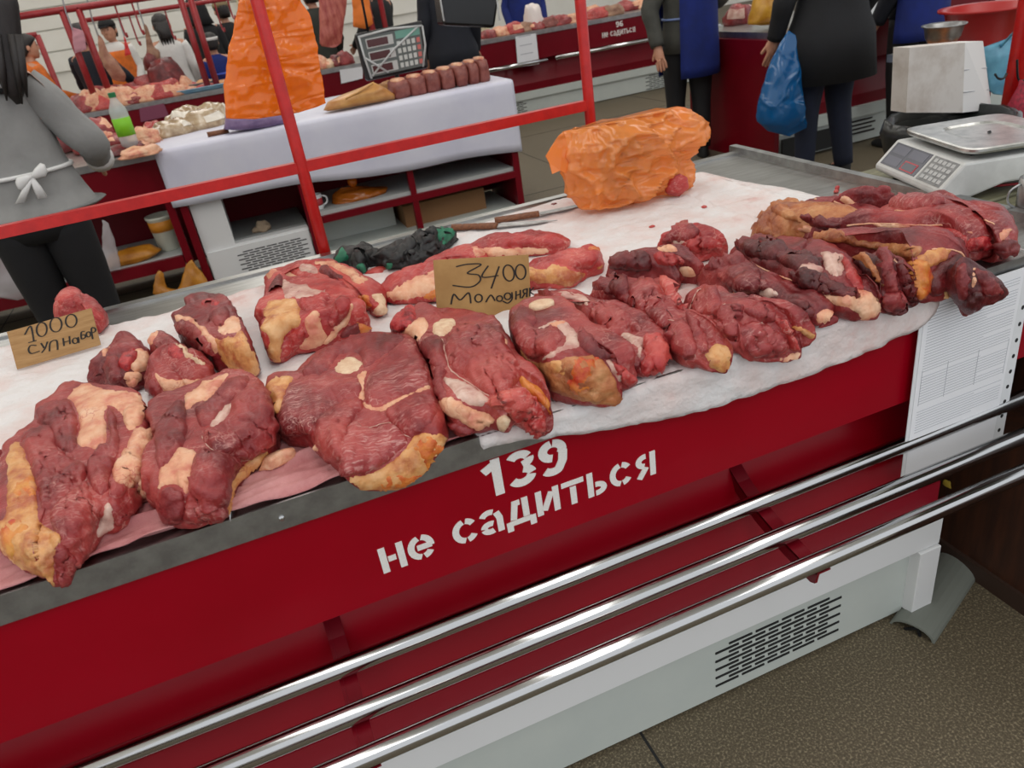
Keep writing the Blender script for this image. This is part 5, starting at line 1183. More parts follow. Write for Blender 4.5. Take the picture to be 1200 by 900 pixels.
hang('rib_carcass', 'large pinkish rib side hanging behind the orange carrier bag', P('373,-20 407,-20 406,10 403,30 400,54 390,56 375,54 374,20'), Y3-.6, mat('rib_side_meat', lin(196, 112, 96), lin(160, 66, 62), 12, .45, bump=.5, bscale=25, stretch=(3, 3, .6)), .3)
cb_ = hang('orange_cloth', 'orange apron hanging beside the rib side', P('412,-10 432,-10 434,10 438,28 428,34 414,32'), Y3-.3, mat('orange_cloth', lin(240, 130, 50), rough=.7), .3); cb_['category'] = 'apron'
pk = hang('pink_rag', 'pink rag hung on the paired red posts', P('84,32 98,36 102,58 96,60 92,50 88,66 86,55'), Y3+.08, mat('pink_rag', lin(196, 140, 150), rough=.8), .2); pk['category'] = 'rag'
rb = hang('red_bag', 'small red cone-shaped bag hanging behind the navy shirted man', P('145,40 149,50 154,64 146,66'), Y3+.9, mat('red_bag', lin(220, 60, 60), rough=.5), .5); rb['category'] = 'bag'
# pieces lying on the third row
def farrow(pxs, y_off, labf, M_list, group, rx=.16, rz=.12, pts=1, base=None, seed=60):
    for k, (px, py, sx, sz) in enumerate(pxs):
        c = atY(px, py, Y3+y_off); c.z = .89 if base is None else base
        lump('meat_piece', labf(k), c, rx*sx, .13, rz*sz, M_list[k % len(M_list)], group=group, seed=seed+k, patches=pts)
nm3 = ['first', 'second', 'third', 'fourth', 'fifth', 'sixth', 'seventh', 'eighth', 'ninth', 'tenth']
farrow([(100, 126, 1, 1.2), (110, 122, .9, 1.5), (122, 124, 1.1, 1.0), (134, 112, 1.3, 1.4), (146, 116, 1.1, .9), (160, 113, .9, .7), (178, 110, 1.2, 1.0), (190, 105, 1.3, 1.2), (203, 106, 1.0, .8)], .2, lambda k: '%s meat piece from the left on the third row stall edge' % nm3[k], [MUS1, FATC, MUS3, FATC, MUS1], 'meat on the third row, left')
farrow([(120, 95, 1.2, 1.5), (150, 92, 1.4, 1.3), (172, 88, 1.3, 1.6)], .6, lambda k: '%s reddish meat heap behind the trays on the third row stall' % nm3[k], [MUS1, MUS2, MUS1], 'meat heaps behind the trays', seed=80)
farrow([(195, 88, 1.3, 2.4), (210, 92, .7, 1.5)], .45, lambda k: ['dark maroon liver heap beside the red frame posts', 'pale tan offal lump right of the liver heap'][k], [MUS5, FATC], 'offal on the third row', seed=84)
def tray(label, px, py, yo, w_, d_, h_, M, rz=0):
    c = atY(px, py, Y3+yo); c.z = .89; g = thing('enamel_tray', label, 'tray', c, 'enamel trays on the third row')
    rings = [[c+Vector((w_*k*math.copysign(abs(math.cos(q))**.4, math.cos(q)), d_*k*math.copysign(abs(math.sin(q))**.4, math.sin(q)), z)) for q in [6.283*i/28 for i in range(28)]] for k, z in ((.85, 0), (.9, .01), (1, h_), (1.06, h_+.004), (1.06, h_+.01), (.98, h_+.01), (.86, .02), (.05, .018))]
    MB().loft(rings).build('tray_body', M, g, True)
    for k in range(3):
        q = c+Vector((w_*(-.5+.5*k), 0, .02)); lumpm = MB().lathe(q, [(w_*.32, 0), (w_*.3, h_*.7), (w_*.15, h_*1.1), (.01, h_*1.15)], 12)
        for v in lumpm.V: v += Vector((noise.noise(v*9), noise.noise(v*9+Vector((3, 3, 3))), noise.noise(v*8)*.4))*.05
        lumpm.build('offal', [FATC, MUS3, FATY][k], g, True)
ENW = mat('white_enamel_tray', lin(222, 222, 216), rough=.3)
tray('white oval enamel tray of pinkish offal by the left frame posts', 158, 107, .45, .38, .2, .09, ENW)
tray('white oblong tray tilted behind the hanging mutton leg', 152, 78, .75, .3, .16, .12, ENW)
tray('pale blue plastic tray lined with film right of the liver heap', 242, 106, .25, .33, .18, .03, mat('blue_film_tray', lin(150, 186, 206), lin(120, 160, 190), 10, .2))
tray('grey speckled tray beside the right frame posts', 222, 92, .5, .24, .14, .05, mat('grey_tray', lin(140, 142, 140), rough=.4))
for k, (px, py, s_) in enumerate(((102, 105, .2), (122, 103, .16), (268, 82, .15), (208, 95, .07))):
    c = atY(px, py, Y3+.45); c.z = .889
    g = thing('blue_basin', ['blue plastic basin between the left frame posts', 'blue plastic basin right of the left frame posts', 'blue plastic basin below the headband', 'small blue cup beside the liver heap'][k], 'basin', c, 'blue basins on the third row')
    MB().lathe(c, [(s_*.75, 0), (s_*.8, .01), (s_, .1), (s_*1.05, .105), (s_*.95, .105), (s_*.75, .02), (.01, .018)], 20).build('basin_body', mat('blue_plastic', lin(30, 56, 150), rough=.4), g, True)
# meat on the third row, right part
PM = [MUS1, FATC, MUS3, GREYM, MUS1, MATS['cooked_brown']]
farrow([(572-0, 40, .8, .8), (586, 37, .9, .9), (600, 33, 1.1, 1.1), (612, 31, 1, .9), (626, 28, .9, .8), (642, 25, 1, .9), (656, 23, 1.2, 1.0), (668, 21, 1, .9), (700, 14, 1.2, 1.0), (716, 11, 1.2, 1.1)], .2, lambda k: '%s meat piece along the stall edge right of the hanging black box' % nm3[k], PM, 'meat on the third row, right', .13, .10, 1, None, 100)
farrow([(690, 8, 1.2, 1.2), (735, 5, 1.2, 1.1), (752, 2, 1.1, 1.0), (640, 15, 1.3, .9)], .45, lambda k: '%s meat piece at the back of the stall marked 96' % nm3[k], [FATC, MUS1, FATC, MUS2], 'meat at the back of stall 96', .14, .1, 1, None, 120)
c = atY(625, 28, Y3+.25); c.z = .89
lump('foam_lump', 'white fatty lump standing up among the meat of the third row', c, .13, .1, .24, mat('white_fat', lin(232, 220, 214), rough=.5), 'fat', seed=130)
farrow([(392, 66, .8, 1.0), (402, 64, 1, 1.2), (384, 70, .8, .8), (372, 66, .9, 1.3)], .2, lambda k: '%s dark meat scrap below the hanging rib side' % nm3[k], [MUS5, MUS2, BONE, FATC], 'scraps under the rib side', .1, .1, 1, None, 140)

# ================================================================== right-hand stall, bin and basins
r4, f4, p4_ = farstall('market_stall', 'dark red stall at the right behind the dark coated person', 3.74, 7.5, 3.62, 1.1)
e4 = MB().box(3.70, 3.74, 3.62, 4.7, .0, .845).build('end_panel', DRED, r4)
MB().box(3.76, 4.25, 3.60, 3.62, .03, .17).build('dark_vent', DARK, p4_)
for k in range(4): MB().box(4.42, 4.42+.22-.03*(k % 2), 3.632, 3.6385, .07+.03*k, .082+.03*k).build('printed_line', INK, p4_)
yb_ = silo(P('878,30 882,12 888,-12 905,-20 922,-10 924,10 922,28 900,30'), 3.95, .6, 14, 28, .014, 12, maxd=.12)
g = thing('plastic_bag', 'yellow plastic bag of meat on the right stall corner', 'bag', (4.0, 3.95, .889)); 
for v in yb_.V: v.z = max(v.z, .89)
yb_.build('film', mat('yellow_film', lin(212, 160, 60), lin(180, 120, 30), 10, .3, bump=.3, bscale=20), g, True)
lump('meat_piece', 'film-wrapped red meat at the corner of the right stall', atZ(866, 28, .889), .12, .1, .14, MUS2, seed=150, patches=2, pm=SILV)
# bin with black liner
bn = thing('waste_bin', 'black lined waste bin holding a white carton behind the scale', 'bin', (2.88, 1.47, 0))
bc = Vector((2.88, 1.47, 0))
LIN = mat('black_liner', lin(22, 26, 26), rough=.3, bump=.5, bscale=14)
MB().lathe(bc, [(.18, 0), (.19, .01), (.23, .66), (.245, .68), (.24, .70), (.21, .68), (.17, .05), (.01, .04)], 30).build('bin_body', mat('bin_dark', lin(30, 34, 32), rough=.5), bn, True)
lv = MB().lathe(bc, [(.24, .56), (.255, .62), (.265, .68), (.255, .725), (.23, .725), (.215, .66), (.19, .45)], 44)
for v in lv.V: v += Vector((noise.noise(v*14), noise.noise(v*14+Vector((9, 0, 0))), .8*noise.noise(v*16)))*.018
lv.build('liner', LIN, bn, True)
WCB = mat('soiled_white_carton', lin(206, 200, 194), lin(168, 154, 142), 9, .8, lo=.45, hi=.85, detail=7)
cx = thing('carton', 'soiled white cardboard carton stuck upright in the waste bin', 'box', (2.7, 1.5, .5))
qa = [atY(a, b_, 1.42) for a, b_ in ((1062, 132), (1128, 132), (1131, 50), (1066, 56))]; qb = [atY(1128, 132, 1.42), atY(1162, 128, 1.62), atY(1152, 48, 1.62), atY(1131, 50, 1.42)]
MB().prism(qa, (.0, .08, 0)).build('front_side', WCB, cx)
MB().prism(qb, (-.02, .1, 0)).build('white_flap', mat('white_carton', lin(224, 222, 220), rough=.7), cx)
for k, z in enumerate((.3, .62)):
    a_, b_ = qb[0].lerp(qb[3], z), qb[1].lerp(qb[2], z)
    MB().tube([a_+Vector((.001, -.002, 0)), b_+Vector((.001, -.002, 0))], .002, 5).build('crease', GI, cx)
# stand with bowl and basin
sd2 = thing('pedestal_table', 'hidden stand carrying the steel bowl and red basin behind the carton', 'stand', (3.3, 2.3, 0))
zst = atY(1140, 58, 2.25).z
xa_ = atY(1102, 50, 2.25).x; xb_ = atY(1172, 40, 2.25).x
MB().box(xa_, xb_, 2.1, 2.6, zst-.04, zst).build('stand_top', TOPC, sd2)
MB().box((xa_+xb_)/2-.05, (xa_+xb_)/2+.15, 2.2, 2.5, 0, zst-.04).build('pedestal', DRED, sd2)
c = atY(1104, 50, 2.25); c.z = zst
g = thing('pet_box', 'orange carton lid under the steel bowl', 'box', c)
MB().box(c.x-.1, c.x+.1, c.y-.1, c.y+.1, zst, zst+.045).build('lid_side', mat('orange_box', lin(206, 120, 56), rough=.7), g)
MB().box(c.x-.095, c.x+.095, c.y-.095, c.y+.095, zst+.045, zst+.05).build('lid_top', mat('orange_box', lin(206, 120, 56)), g)
g = thing('steel_bowl', 'dull steel bowl next to the red basin', 'bowl', c)
MB().lathe(c+Vector((0, 0, .05)), [(.05, 0), (.06, .01), (.085, .05), (.095, .10), (.108, .105), (.108, .11), (.09, .105), (.06, .03), (.01, .02)], 28).build('bowl_body', DSTEEL, g, True)
c = atY(1150, 46, 2.35); c.z = zst
g = thing('red_basin', 'large red plastic basin at the upper right', 'basin', c)
RB = mat('red_basin_plastic', lin(170, 30, 28), rough=.35)
MB().lathe(c, [(.15, 0), (.16, .01), (.2, .17), (.235, .178), (.235, .19), (.195, .185), (.15, .02), (.01, .015)], 32).build('basin_body', RB, g, True)
g = thing('blue_bag', 'light blue plastic apron hung beside the red post', 'apron', atY(1170, 105, 1.75))
sl = silo(P('1150,55 1160,52 1188,42 1186,80 1178,112 1160,110 1154,80'), 1.85, .2, 14, 26, .012, 12, maxd=.04); sl.build('film', mat('light_blue_film', lin(110, 176, 200), lin(90, 150, 180), 10, .3, bump=.3, bscale=16), g, True)
MB().tube([atY(1172, 56, 1.85), atY(1186, 40, 1.75), atY(1192, 34, 1.64)], .006, 6).build('strap', MATS['light_blue_film'], g)
pr = thing('red_post', 'thick red pipe post at the upper right with wire hooks', 'post', (3.2, 1.62, 0))
xp = atY(1196, 60, 1.62).x
MB().tube([(xp, 1.62, 0), (xp, 1.62, 2.3)], .042, 18).build('pipe', REDP, pr, True)
MB().tube(crom([tuple(atY(a, b_, 1.58)) for a, b_ in ((1180, 86), (1176, 92), (1170, 92), (1166, 87))], 10, False), .005, 6).build('hook', BLACK, pr)
MB().tube(crom([tuple(atY(a, b_, 1.56)) for a, b_ in ((1192, 70), (1193, 92), (1198, 95), (1203, 92))], 10, False), .005, 6).build('hook', BLACK, pr)
g = thing('mesh_bag', 'crimson mesh bag hanging on the red post', 'bag', atY(1195, 150, 1.5))
silo(P('1196,94 1201,94 1214,150 1210,165 1178,162 1173,150 1186,118'), 1.54, .5, 14, 26, .01, 14, maxd=.08).build('net', mat('crimson_net', lin(170, 16, 50), lin(110, 8, 30), 60, .6, bump=.6, bscale=60), g, True)
g = thing('paper_notice', 'white notice on the far red panel at the upper right corner', 'notice', (5.2, 3.6, 1))
MB().prism([atY(a, b_, 3.55) for a, b_ in ((1166, 14), (1192, 10), (1192, -25), (1168, -20))], (0, .004, 0)).build('sheet', PAPER, g)
MB().tube([atY(1176, 8, 3.545), atY(1182, -4, 3.545)], .006, 5).build('pencil_line', GI, g)
g = thing('red_board', 'dark red panel board above the basins at the upper right', 'panel', (5, 3.7, .9))
MB().prism([atY(a, b_, 3.6) for a, b_ in ((1085, 18), (1162, 0), (1162, -60), (1085, -45))], (0, .03, 0)).build('panel_sheet', DRED, g)
MB().box(atY(1163, 0, 3.6).x, atY(1163, 0, 3.6).x+.05, 3.58, 3.63, .2, 1.6).build('panel_post', DRED, g)
# ================================================================== people
SKIN = mat('skin', lin(206, 152, 124), lin(190, 134, 108), 30, .5)
HAIR = mat('black_hair', lin(24, 20, 20), lin(40, 34, 32), 60, .45, stretch=(6, 6, .5), bump=.4, bscale=120)
def cmat(n, r_, g_, b_, k=.82, rough=.8): return mat(n, lin(r_, g_, b_), lin(r_*k, g_*k, b_*k), 9, rough, bump=.25, bscale=26)
def ell(c, rx, ry, n=22, rot=0): return [Vector((c[0]+rx*math.cos(q)*math.cos(rot)-ry*math.sin(q)*math.sin(rot), c[1]+rx*math.cos(q)*math.sin(rot)+ry*math.sin(q)*math.cos(rot), c[2])) for q in [6.2832*k/n for k in range(n)]]
def person(label, x, y, face, H, top, bottom, hem=.5, hair=HAIR, arms=None, longhair=0, flare=1.0, apron=None, cap=None, band=None, legs=None, headturn=0, group=None, sleeve=1.0, wide=1.0, hood=None, z0=0, shoes=True, apron_sash=None, bow=None):
    root = thing('person', label, 'person', (x, y, z0), group)
    ca, sa = math.cos(face), math.sin(face)
    def L(p): return Vector((x+(p[0]*ca-p[1]*sa)*H, y+(p[0]*sa+p[1]*ca)*H, z0+p[2]*H))
    def Lr(ring): return [L(p) for p in ring]
    A = arms or [((.135, -.01, .64), (.13, .07, .5)), ((-.135, -.01, .64), (-.13, .07, .5))]
    G_ = legs or [((.055, .01, .285), (.06, -.01, .045)), ((-.055, .01, .285), (-.06, -.01, .045))]
    # body: one skinned surface
    V, E, R_ = [], [], []
    def v(p, r_): V.append(tuple(L(p))); R_.append(r_*H); return len(V)-1
    pel = v((0, 0, .53), .072); ch1 = v((0, 0, .64), .072); ch2 = v((0, 0, .76), .075); nk = v((0, .0, .835), .034); nk2 = v((0, .012, .87), .031)
    h1 = v((0, .02, .905), .05); h2 = v((0, .016, .95), .055); h3 = v((0, .012, .975), .038)
    E += [(pel, ch1), (ch1, ch2), (ch2, nk), (nk, nk2), (nk2, h1), (h1, h2), (h2, h3)]
    for s_, (el, wr), (kn_, an) in zip((1, -1), A, G_):
        sh = v((.098*s_, 0, .80), .036); e_ = v(el, .027); w_ = v(wr, .018); E += [(ch2, sh), (sh, e_), (e_, w_)]
        d = Vector(wr)-Vector(el); d.normalize(); sd_ = d.cross(Vector((0, 1, 0)) if abs(d.y) < .8 else Vector((1, 0, 0))).normalized()
        W3 = Vector(wr); pm_ = v(W3+d*.035, .020); E.append((w_, pm_))
        for f_, ln in zip((-1.3, -.45, .45, 1.3), (.036, .042, .040, .032)):
            a_ = v(W3+d*.062+sd_*(f_*.0125), .0068); b_ = v(W3+d*(.062+ln*.55)+sd_*(f_*.014)+Vector((0, .004, 0)), .0058); c_ = v(W3+d*(.062+ln)+sd_*(f_*.014)+Vector((0, .01, -.002)), .0048)
            E += [(pm_, a_), (a_, b_), (b_, c_)]
        t1 = v(W3+d*.03+sd_*.022*s_+Vector((0, .012, 0)), .0075); t2 = v(W3+d*.055+sd_*.032*s_+Vector((0, .018, 0)), .006); E += [(pm_, t1), (t1, t2)]
        hp_ = v((.05*s_, 0, .49), .054); k_ = v(kn_, .035); an_ = v(an, .024); to = v((an[0], an[1]+.075, .02), .019); E += [(pel, hp_), (hp_, k_), (k_, an_), (an_, to)]
    me = bpy.data.meshes.new('body'); me.from_pydata(V, E, []); o = bpy.data.objects.new('body', me); COL.objects.link(o); par(o, root)
    o.modifiers.new('skin', 'SKIN'); o.modifiers['skin'].use_smooth_shade = True
    for sv, r_ in zip(me.skin_vertices[0].data, R_): sv.radius = (r_, r_)
    me.skin_vertices[0].data[0].use_root = True
    sb_ = o.modifiers.new('sub', 'SUBSURF'); sb_.levels = 1; sb_.render_levels = 1
    me.materials.append(SKIN)
    # head: face shell, features, hair (turned on the neck)
    hc = Vector((0, .016, .928)); ct, st = math.cos(headturn), math.sin(headturn)
    def Hh(p): q = Vector(p); return L((hc.x+q.x*ct-q.y*st, hc.y+q.x*st+q.y*ct, hc.z+q.z))
    hd = MB().loft([[Hh((rx*math.cos(q), yo+ry*math.sin(q), z)) for q in [6.2832*k/20 for k in range(20)]] for z, rx, ry, yo in ((-.07, .012, .012, .035), (-.062, .03, .034, .02), (-.045, .042, .052, .008), (-.02, .049, .06, .003), (.01, .0535, .066, 0), (.04, .052, .064, -.004), (.06, .042, .05, -.006), (.074, .018, .022, -.006))]).build('head', SKIN, root, True)
    MB().loft([[Hh((rx*math.cos(q), yo+ry*math.sin(q), z)) for q in [6.2832*k/8 for k in range(8)]] for z, rx, ry, yo in ((-.022, .004, .004, .056), (-.018, .011, .014, .062), (-.008, .008, .01, .064), (.012, .005, .004, .062))]).build('nose', SKIN, hd, True)
    for s_ in (1, -1):
        MB().loft([[Hh((.021*s_+.009*k*math.cos(q), .058-.012*abs(.021)/.021*0+.004*k2, .008+.0045*k*math.sin(q))) for q in [6.2832*i/8 for i in range(8)]] for k, k2 in ((1, 0), (.7, 1), (.1, 1.2))]).build('eye', DARK, hd, True)
        MB().loft([[Hh((.052*s_+.006*s_*k, -.004+.012*kk*math.cos(q), -.004+.019*kk*math.sin(q))) for q in [6.2832*i/10 for i in range(10)]] for k, kk in ((0, .8), (1, 1), (1.8, .7), (2, .1))]).build('ear', SKIN, hd, True)
        MB().tube([Hh((.012*s_, .061, .021)), Hh((.032*s_, .056, .023))], .0025*H, 5).build('eyebrow', hair, hd)
    MB().tube([Hh((-.015, .052, -.042)), Hh((0, .058, -.043)), Hh((.015, .052, -.042))], [.002*H, .004*H, .002*H], 6).build('mouth', mat('lips', lin(170, 90, 84), rough=.5), hd, True)
    if not cap and not hood:
        pass
    hr = MB().loft([[Hh((rx*math.cos(q), yo+ry*math.sin(q), z+max(0, math.sin(q))*zf)) for q in [6.2832*k/22 for k in range(22)]] for z, rx, ry, yo, zf in ((-.05, .045, .035, -.03, .075), (-.02, .058, .062, -.010, .055), (.01, .0605, .070, -.004, .032), (.04, .060, .071, -.003, .01), (.065, .048, .058, -.003, .0), (.083, .02, .025, -.003, 0))])
    hr.build('hair', hair, root, True)
    if longhair:
        rings = []
        for i in range(9):
            t = i/8; z = .03-longhair*t; w_ = .058*(1-.25*t)+.006*noise.noise(Vector((t*4, x, y))); yy = -.045-.03*math.sin(t*2.2)
            rings.append([Hh((w_*math.cos(q)+.008*noise.noise(Vector((t*6, math.cos(q)*2, 4))), yy+.028*math.sin(q), z)) for q in [6.2832*k/16 for k in range(16)]])
        MB().loft(rings).build('long_hair', hair, root, True)
        for k in range(5):
            q = -.04+.02*k; MB().tube([Hh((q, -.07, .0)), Hh((q*1.05, -.085, -longhair*.6)), Hh((q*.9, -.075, -longhair*(1.05+.05*(k % 3))))], [.009*H, .009*H, .002*H], 7).build('hair_strand', hair, root, True)
    if cap:
        cp_ = MB().loft([[Hh((rx*math.cos(q), ry*math.sin(q), z)) for q in [6.2832*k/18 for k in range(18)]] for z, rx, ry in ((.03, .064, .074), (.05, .063, .073), (.075, .05, .058), (.09, .015, .018))]).build('cap', cap, root, True)
        MB().prism([Hh((-.045, .055, .033)), Hh((-.03, .1, .026)), Hh((.03, .1, .026)), Hh((.045, .055, .033))], (0, 0, .006*H)).build('cap_peak', cap, cp_)
    if band:
        MB().loft([[Hh((.064*math.cos(q), .074*math.sin(q)-.003, z)) for q in [6.2832*k/20 for k in range(20)]] for z in (.022, .045)]).build('headband', band, root, True)
    if hood:
        MB().loft([[Hh((rx*math.cos(q), yo+ry*math.sin(q), z)) for q in [6.2832*k/20 for k in range(20)]] for z, rx, ry, yo in ((-.1, .1, .085, -.01), (-.05, .078, .075, -.02), (0, .072, .078, -.018), (.05, .066, .074, -.012), (.085, .04, .05, -.012), (.1, .01, .012, -.012))]).build('hood', hood, root, True)
    # garments
    f_ = flare; T_ = MB()
    prof_ = [(.845, .040, .042), (.828, .075, .05), (.81, .106, .062), (.78, .116, .072), (.72, .108, .076), (.64, .096*wide, .074), (.57, .102*wide*(1+.3*(f_-1)), .08)]
    if hem < .56: prof_ += [(.52, .108*wide*(1+.6*(f_-1)), .085*(1+.5*(f_-1))), (hem, .110*wide*f_, .088*f_)]
    rings = []
    for z, rx, ry in prof_:
        rg = []
        for k in range(28):
            q = 6.2832*k/28; w_ = 1+.035*noise.noise(Vector((k*.7+x*3, z*9, y)))*(1 if z < .8 else .3)
            rg.append(L((rx*w_*math.cos(q), ry*w_*math.sin(q), z)))
        rings.append(rg)
    T_.loft(rings)
    for s_, (el, wr) in zip((1, -1), A):
        a_ = Vector((.088*s_, 0, .795)); e_ = Vector(el); w3 = Vector(wr); w3 = e_+(w3-e_)*sleeve if sleeve < 1 else w3
        pts = [a_, a_.lerp(e_, .25)+Vector((.008*s_, 0, .0)), a_.lerp(e_, .7), e_, e_.lerp(w3, .35), w3]
        q = crom([tuple(L(p_)) for p_ in pts], 14, False)
        rr = [.048, .047, .045, .043, .042, .0405, .039, .038, .037, .036, .034, .032, .031, .030]
        T_.tube(q, [r_*H*(1+.10*noise.noise(Vector((i*1.1, x, y)))) for i, r_ in enumerate(rr)], 14)
    T_.build('top', top, root, True)
    B_ = MB().loft([Lr([( rx*math.cos(q), ry*math.sin(q), z) for q in [6.2832*k/22 for k in range(22)]]) for z, rx, ry in ((.58, .092, .07), (.53, .1, .078), (.49, .1, .076), (.46, .085, .06))])
    for s_, (kn_, an) in zip((1, -1), G_):
        B_.tube(crom([tuple(L(p_)) for p_ in ((.05*s_, 0, .5), (Vector((.05*s_, 0, .5)).lerp(Vector(kn_), .5)), kn_, Vector(kn_).lerp(Vector(an), .5), an)], 12, False), [r_*H for r_ in (.062, .061, .058, .055, .051, .047, .043, .041, .039, .037, .035, .033)], 16)
    B_.build('trousers', bottom, root, True)
    if shoes:
        for s_, (kn_, an) in zip((1, -1), G_):
            MB().loft([[L((an[0]+w_*math.cos(q), an[1]+yy+ly*math.sin(q), z)) for q in [6.2832*k/14 for k in range(14)]] for z, w_, ly, yy in ((0, .027, .075, .035), (.012, .029, .078, .035), (.028, .026, .066, .028), (.045, .024, .035, 0), (.06, .022, .026, 0))]).build('shoe', DARK, root, True)
    if apron:
        am, z_top, z_bot, a0, a1 = apron
        rg = []
        for i in range(10):
            z = z_top+(z_bot-z_top)*i/9; k_ = 1.12+.10*i/9
            rx = .112*wide*k_; ry = .092*k_*(1+.05*(f_-1))
            rg.append([L((rx*math.cos(q)*(1+.02*noise.noise(Vector((q*3, z*6, 1)))), ry*math.sin(q)*(1+.03*noise.noise(Vector((q*4, z*5, 2)))), z)) for q in [a0+(a1-a0)*k/17 for k in range(18)]])
        Va = [p for r_ in rg for p in r_]
        ao = mk('apron', Va, [(i*18+k, i*18+k+1, (i+1)*18+k+1, (i+1)*18+k) for i in range(9) for k in range(17)], am, root, True)
        sd_ = ao.modifiers.new('thickness', 'SOLIDIFY'); sd_.thickness = .004
    if apron_sash:
        sm, z = apron_sash
        sb2 = MB().loft([[L((.106*wide*math.cos(q), .084*math.sin(q), z+dz)) for q in [6.2832*k/26 for k in range(26)]] for dz in (-.004, .004)]).build('apron_sash', sm, root, True)
        if bow:
            bx_, by_, bz_ = bow
            for s_ in (1, -1):
                MB().loft([[L((bx_+s_*d*.035, by_-.012+.006*math.sin(q), bz_+.011*w_*math.cos(q)+d*.012*s_)) for q in [6.2832*k/10 for k in range(10)]] for d, w_ in ((0, .4), (.35, 1), (.8, 1.4), (1, .8))]).build('bow_loop', sm, sb2, True)
                MB().loft([[L((bx_-.012*s_*d*2-.02*d, by_-.014-.002*math.sin(q), bz_-d*.05+.0*q+.0)) + Vector((.010*H*w_*math.cos(q), 0, 0)) for q in [6.2832*k/8 for k in range(8)]] for d, w_ in ((0, .4), (.5, .9), (1, 1.1))]).build('bow_tail', sm, sb2, True)
    return root
C_NAVY = cmat('navy_cloth', 22, 26, 38); C_BLK = cmat('black_cloth', 20, 20, 23); C_BLUE = cmat('blue_apron', 12, 36, 116, .85); C_OLV = cmat('olive_grey_knit', 74, 74, 68); C_JEAN = cmat('dark_jeans', 20, 28, 50)
C_GREY = cmat('grey_smock', 146, 146, 144, .92); C_WHT = cmat('white_shirt', 226, 224, 220, .95); C_ORG = cmat('orange_shirt', 236, 120, 40); C_DK = cmat('charcoal_coat', 22, 23, 27); C_WSASH = mat('white_film_sash', lin(226, 226, 224), rough=.4)
# saleswoman in the grey smock, back to the camera
vx_, vy_ = atY(18, 200, 2.7).x, 2.7
pv = person('woman in a grey smock with white tied apron strings and black leggings, seen from behind', vx_, vy_, .02, 1.74, C_GREY, C_BLK, hem=.53, arms=[((.178, .0, .655), (.165, .13, .60)), ((-.17, .03, .66), (-.18, .12, .55))], longhair=.16, flare=1.28, wide=1.18,
            apron_sash=(C_WSASH, .62), bow=(.045, -.086, .618), headturn=.25)
# striped collar of the smock
for k, (M_, dz) in enumerate(((mat('crimson_stripe', lin(130, 30, 60), rough=.7), 0), (WHITE, -.012), (C_BLK, -.024))):
    pts = [Vector((vx_+1.74*(.108*math.cos(q)), vy_+1.74*(.07*math.sin(q)-.005), 1.74*(.832+dz-.018*abs(math.cos(q))))) for q in [math.pi*(1.05+.9*i/14) for i in range(15)]]
    MB().tube(pts, .011, 8).build('collar_stripe', M_, pv, True)
hl = [(-14, -30, .07), (-4, 10, .075), (4, 50, .065), (12, 85, .05), (18, 108, .035), (22, 122, .008)]
MB().loft([[atY(a, b_, 2.56)+Vector((r_*math.cos(q)*(1+.12*noise.noise(Vector((q*2, b_*.1, 0)))), .03*math.sin(q)*min(1, r_/.04), 0)) for q in [6.2832*k/16 for k in range(16)]] for a, b_, r_ in hl]).build('long_hair', HAIR, pv, True)
for k, (a, b_) in enumerate(((8, 112), (26, 116), (32, 108))):
    MB().tube([atY(a-12, 40, 2.535), atY(a-5, 85, 2.53), atY(a, b_+6, 2.535)], [.018, .014, .003], 8).build('hair_strand', HAIR, pv, True)
for s_ in (1,):
    w0 = Vector((vx_+1.74*.167, vy_+1.74*.115, 1.74*.607)); d0 = (Vector((.165, .13, .60))-Vector((.178, .0, .655))).normalized()
    MB().tube([w0-d0*.03, w0+d0*.04], .060, 16).build('white_cuff', C_WHT, pv, True)
# people at the right
pa = person('person in olive grey knit and blue apron, hands behind the back', atZ(812, 195, 0).x+.15, 4.35, -.5, 1.74, C_OLV, C_BLK, hem=.46, arms=[((.145, .03, .65), (.06, .13, .60)), ((-.155, -.05, .64), (-.13, -.09, .50))], apron=(C_BLUE, .72, .36, -1.85, 2.7), apron_sash=(mat('pale_blue_tie', lin(120, 140, 190), rough=.6), .595))
pb_ = person('person in a long dark coat and jeans carrying a blue plastic bag', atY(968, 120, 3.1).x, 3.1, -.2, 1.76, C_DK, C_JEAN, hem=.36, flare=1.3, wide=1.25, arms=[((.17, .02, .64), (.15, .10, .52)), ((-.175, .0, .64), (-.18, .05, .52))], legs=[((.06, .02, .285), (.075, -.02, .045)), ((-.075, .0, .285), (-.085, -.02, .045))])
g = thing('plastic_bag', 'bright blue plastic bag held by the person in the dark coat', 'bag', atY(905, 155, 3.0))
silo(P('924,36 932,40 935,80 940,120 944,152 925,160 900,154 888,142 890,120 902,80 912,55'), 3.02, .5, 20, 30, .016, 9, maxd=.1).build('film', film('blue_film', lin(20, 104, 164), lin(40, 130, 190), .06, .3, (6, 6, 9)), g, True)
pc = person('person in a blue apron and dark trousers standing behind the dark coat', atY(1064, 100, 3.35).x, 3.35, .1, 1.72, C_NAVY, C_BLK, hem=.5, apron=(C_BLUE, .76, .42, -3.0, .8))
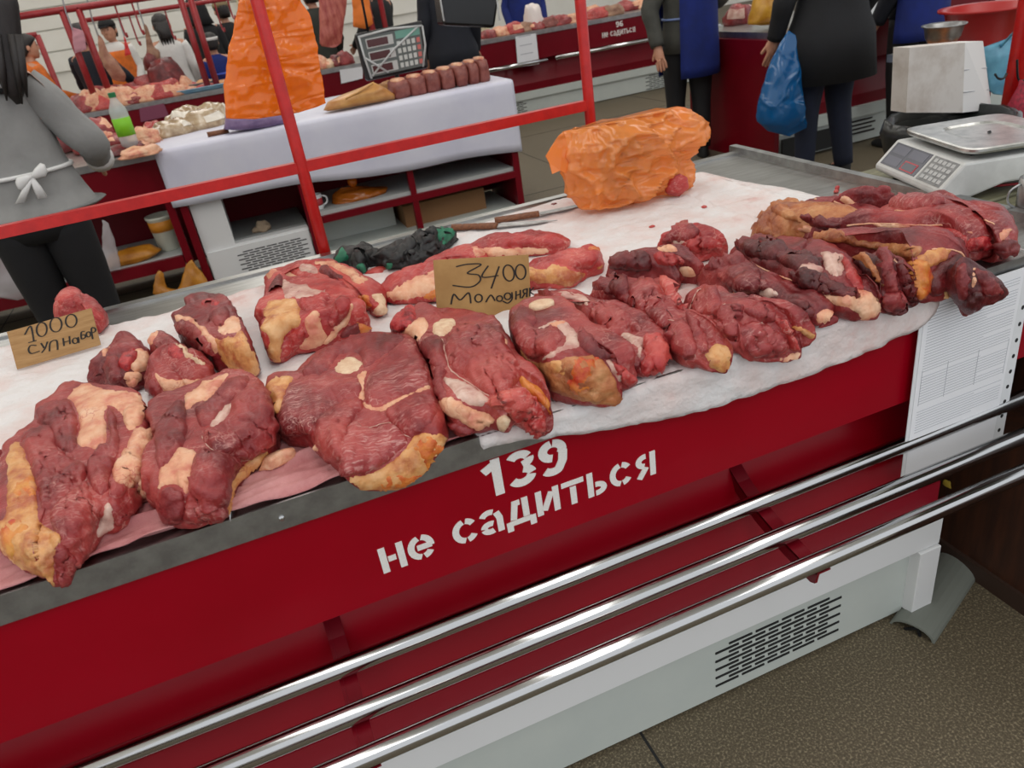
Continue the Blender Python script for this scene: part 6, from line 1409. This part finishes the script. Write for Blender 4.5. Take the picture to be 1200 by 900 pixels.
# people farther back
person('short-haired man in orange looking right behind the grey smock', atY(40, 85, 8.9).x, 8.9, -1.2, 1.62, C_ORG, C_BLK, arms=[((.15, .04, .64), (.1, .18, .58)), ((-.15, .04, .64), (-.1, .18, .58))])
person('dark-haired man in a navy shirt leaning over the stall by the paired red posts', atY(108, 80, 8.75).x, 8.75, -.5, 1.64, C_NAVY, C_BLK, arms=[((.17, .08, .66), (.15, .2, .58)), ((-.15, .06, .64), (-.1, .2, .56))], sleeve=.3)
person('man in a dark cap and orange apron far behind the hanging legs', atY(137, 60, 11.2).x, 11.2, 2.8, 1.66, C_WHT, C_BLK, cap=C_BLK, apron=(C_ORG, .78, .4, .2, 2.9))
person('woman with long black hair and white shirt seen from behind at the third row', atY(200, 62, 9.6).x, 9.6, .1, 1.62, C_WHT, C_BLK, longhair=.12)
person('hooded figure in black between the right frame posts', atY(242, 50, 10.3).x, 10.3, .4, 1.74, C_BLK, C_BLK, hood=C_BLK, wide=1.3)
person('child with a white headband near the orange carrier bag', atY(254, 72, 8.75).x, 8.75, .2, 1.36, C_BLUE, C_BLK, band=C_WHT)
person('person in a beige bucket cap at the edge of the orange carrier bag', atY(270, 45, 11).x, 11, .3, 1.68, C_BLK, C_BLK, cap=cmat('beige_cap', 150, 130, 96))
person('person in dark olive half hidden by the hanging rib side', atY(372, 30, 9.4).x, 9.4, .2, 1.7, cmat('dark_olive', 50, 52, 44), C_BLK)
person('person in black behind the wrapped scale display', atY(445, 20, 9.2).x, 9.2, .6, 1.7, C_BLK, C_BLK, arms=[((.16, .08, .66), (.12, .2, .66)), ((-.15, .06, .64), (-.1, .2, .56))])
person('customer in a navy coat standing right of the wrapped scale display', atY(528, 40, 6.6).x, 6.6, -.2, 1.78, C_NAVY, C_BLK, hem=.42, flare=1.15, wide=1.15)
person('seller in a blue overall behind the stall marked 96', atY(614, 10, 9.0).x, 9.0, 3.0, 1.7, C_BLUE, C_BLK, hem=.4, apron=(C_BLUE, .76, .4, .3, 2.8))
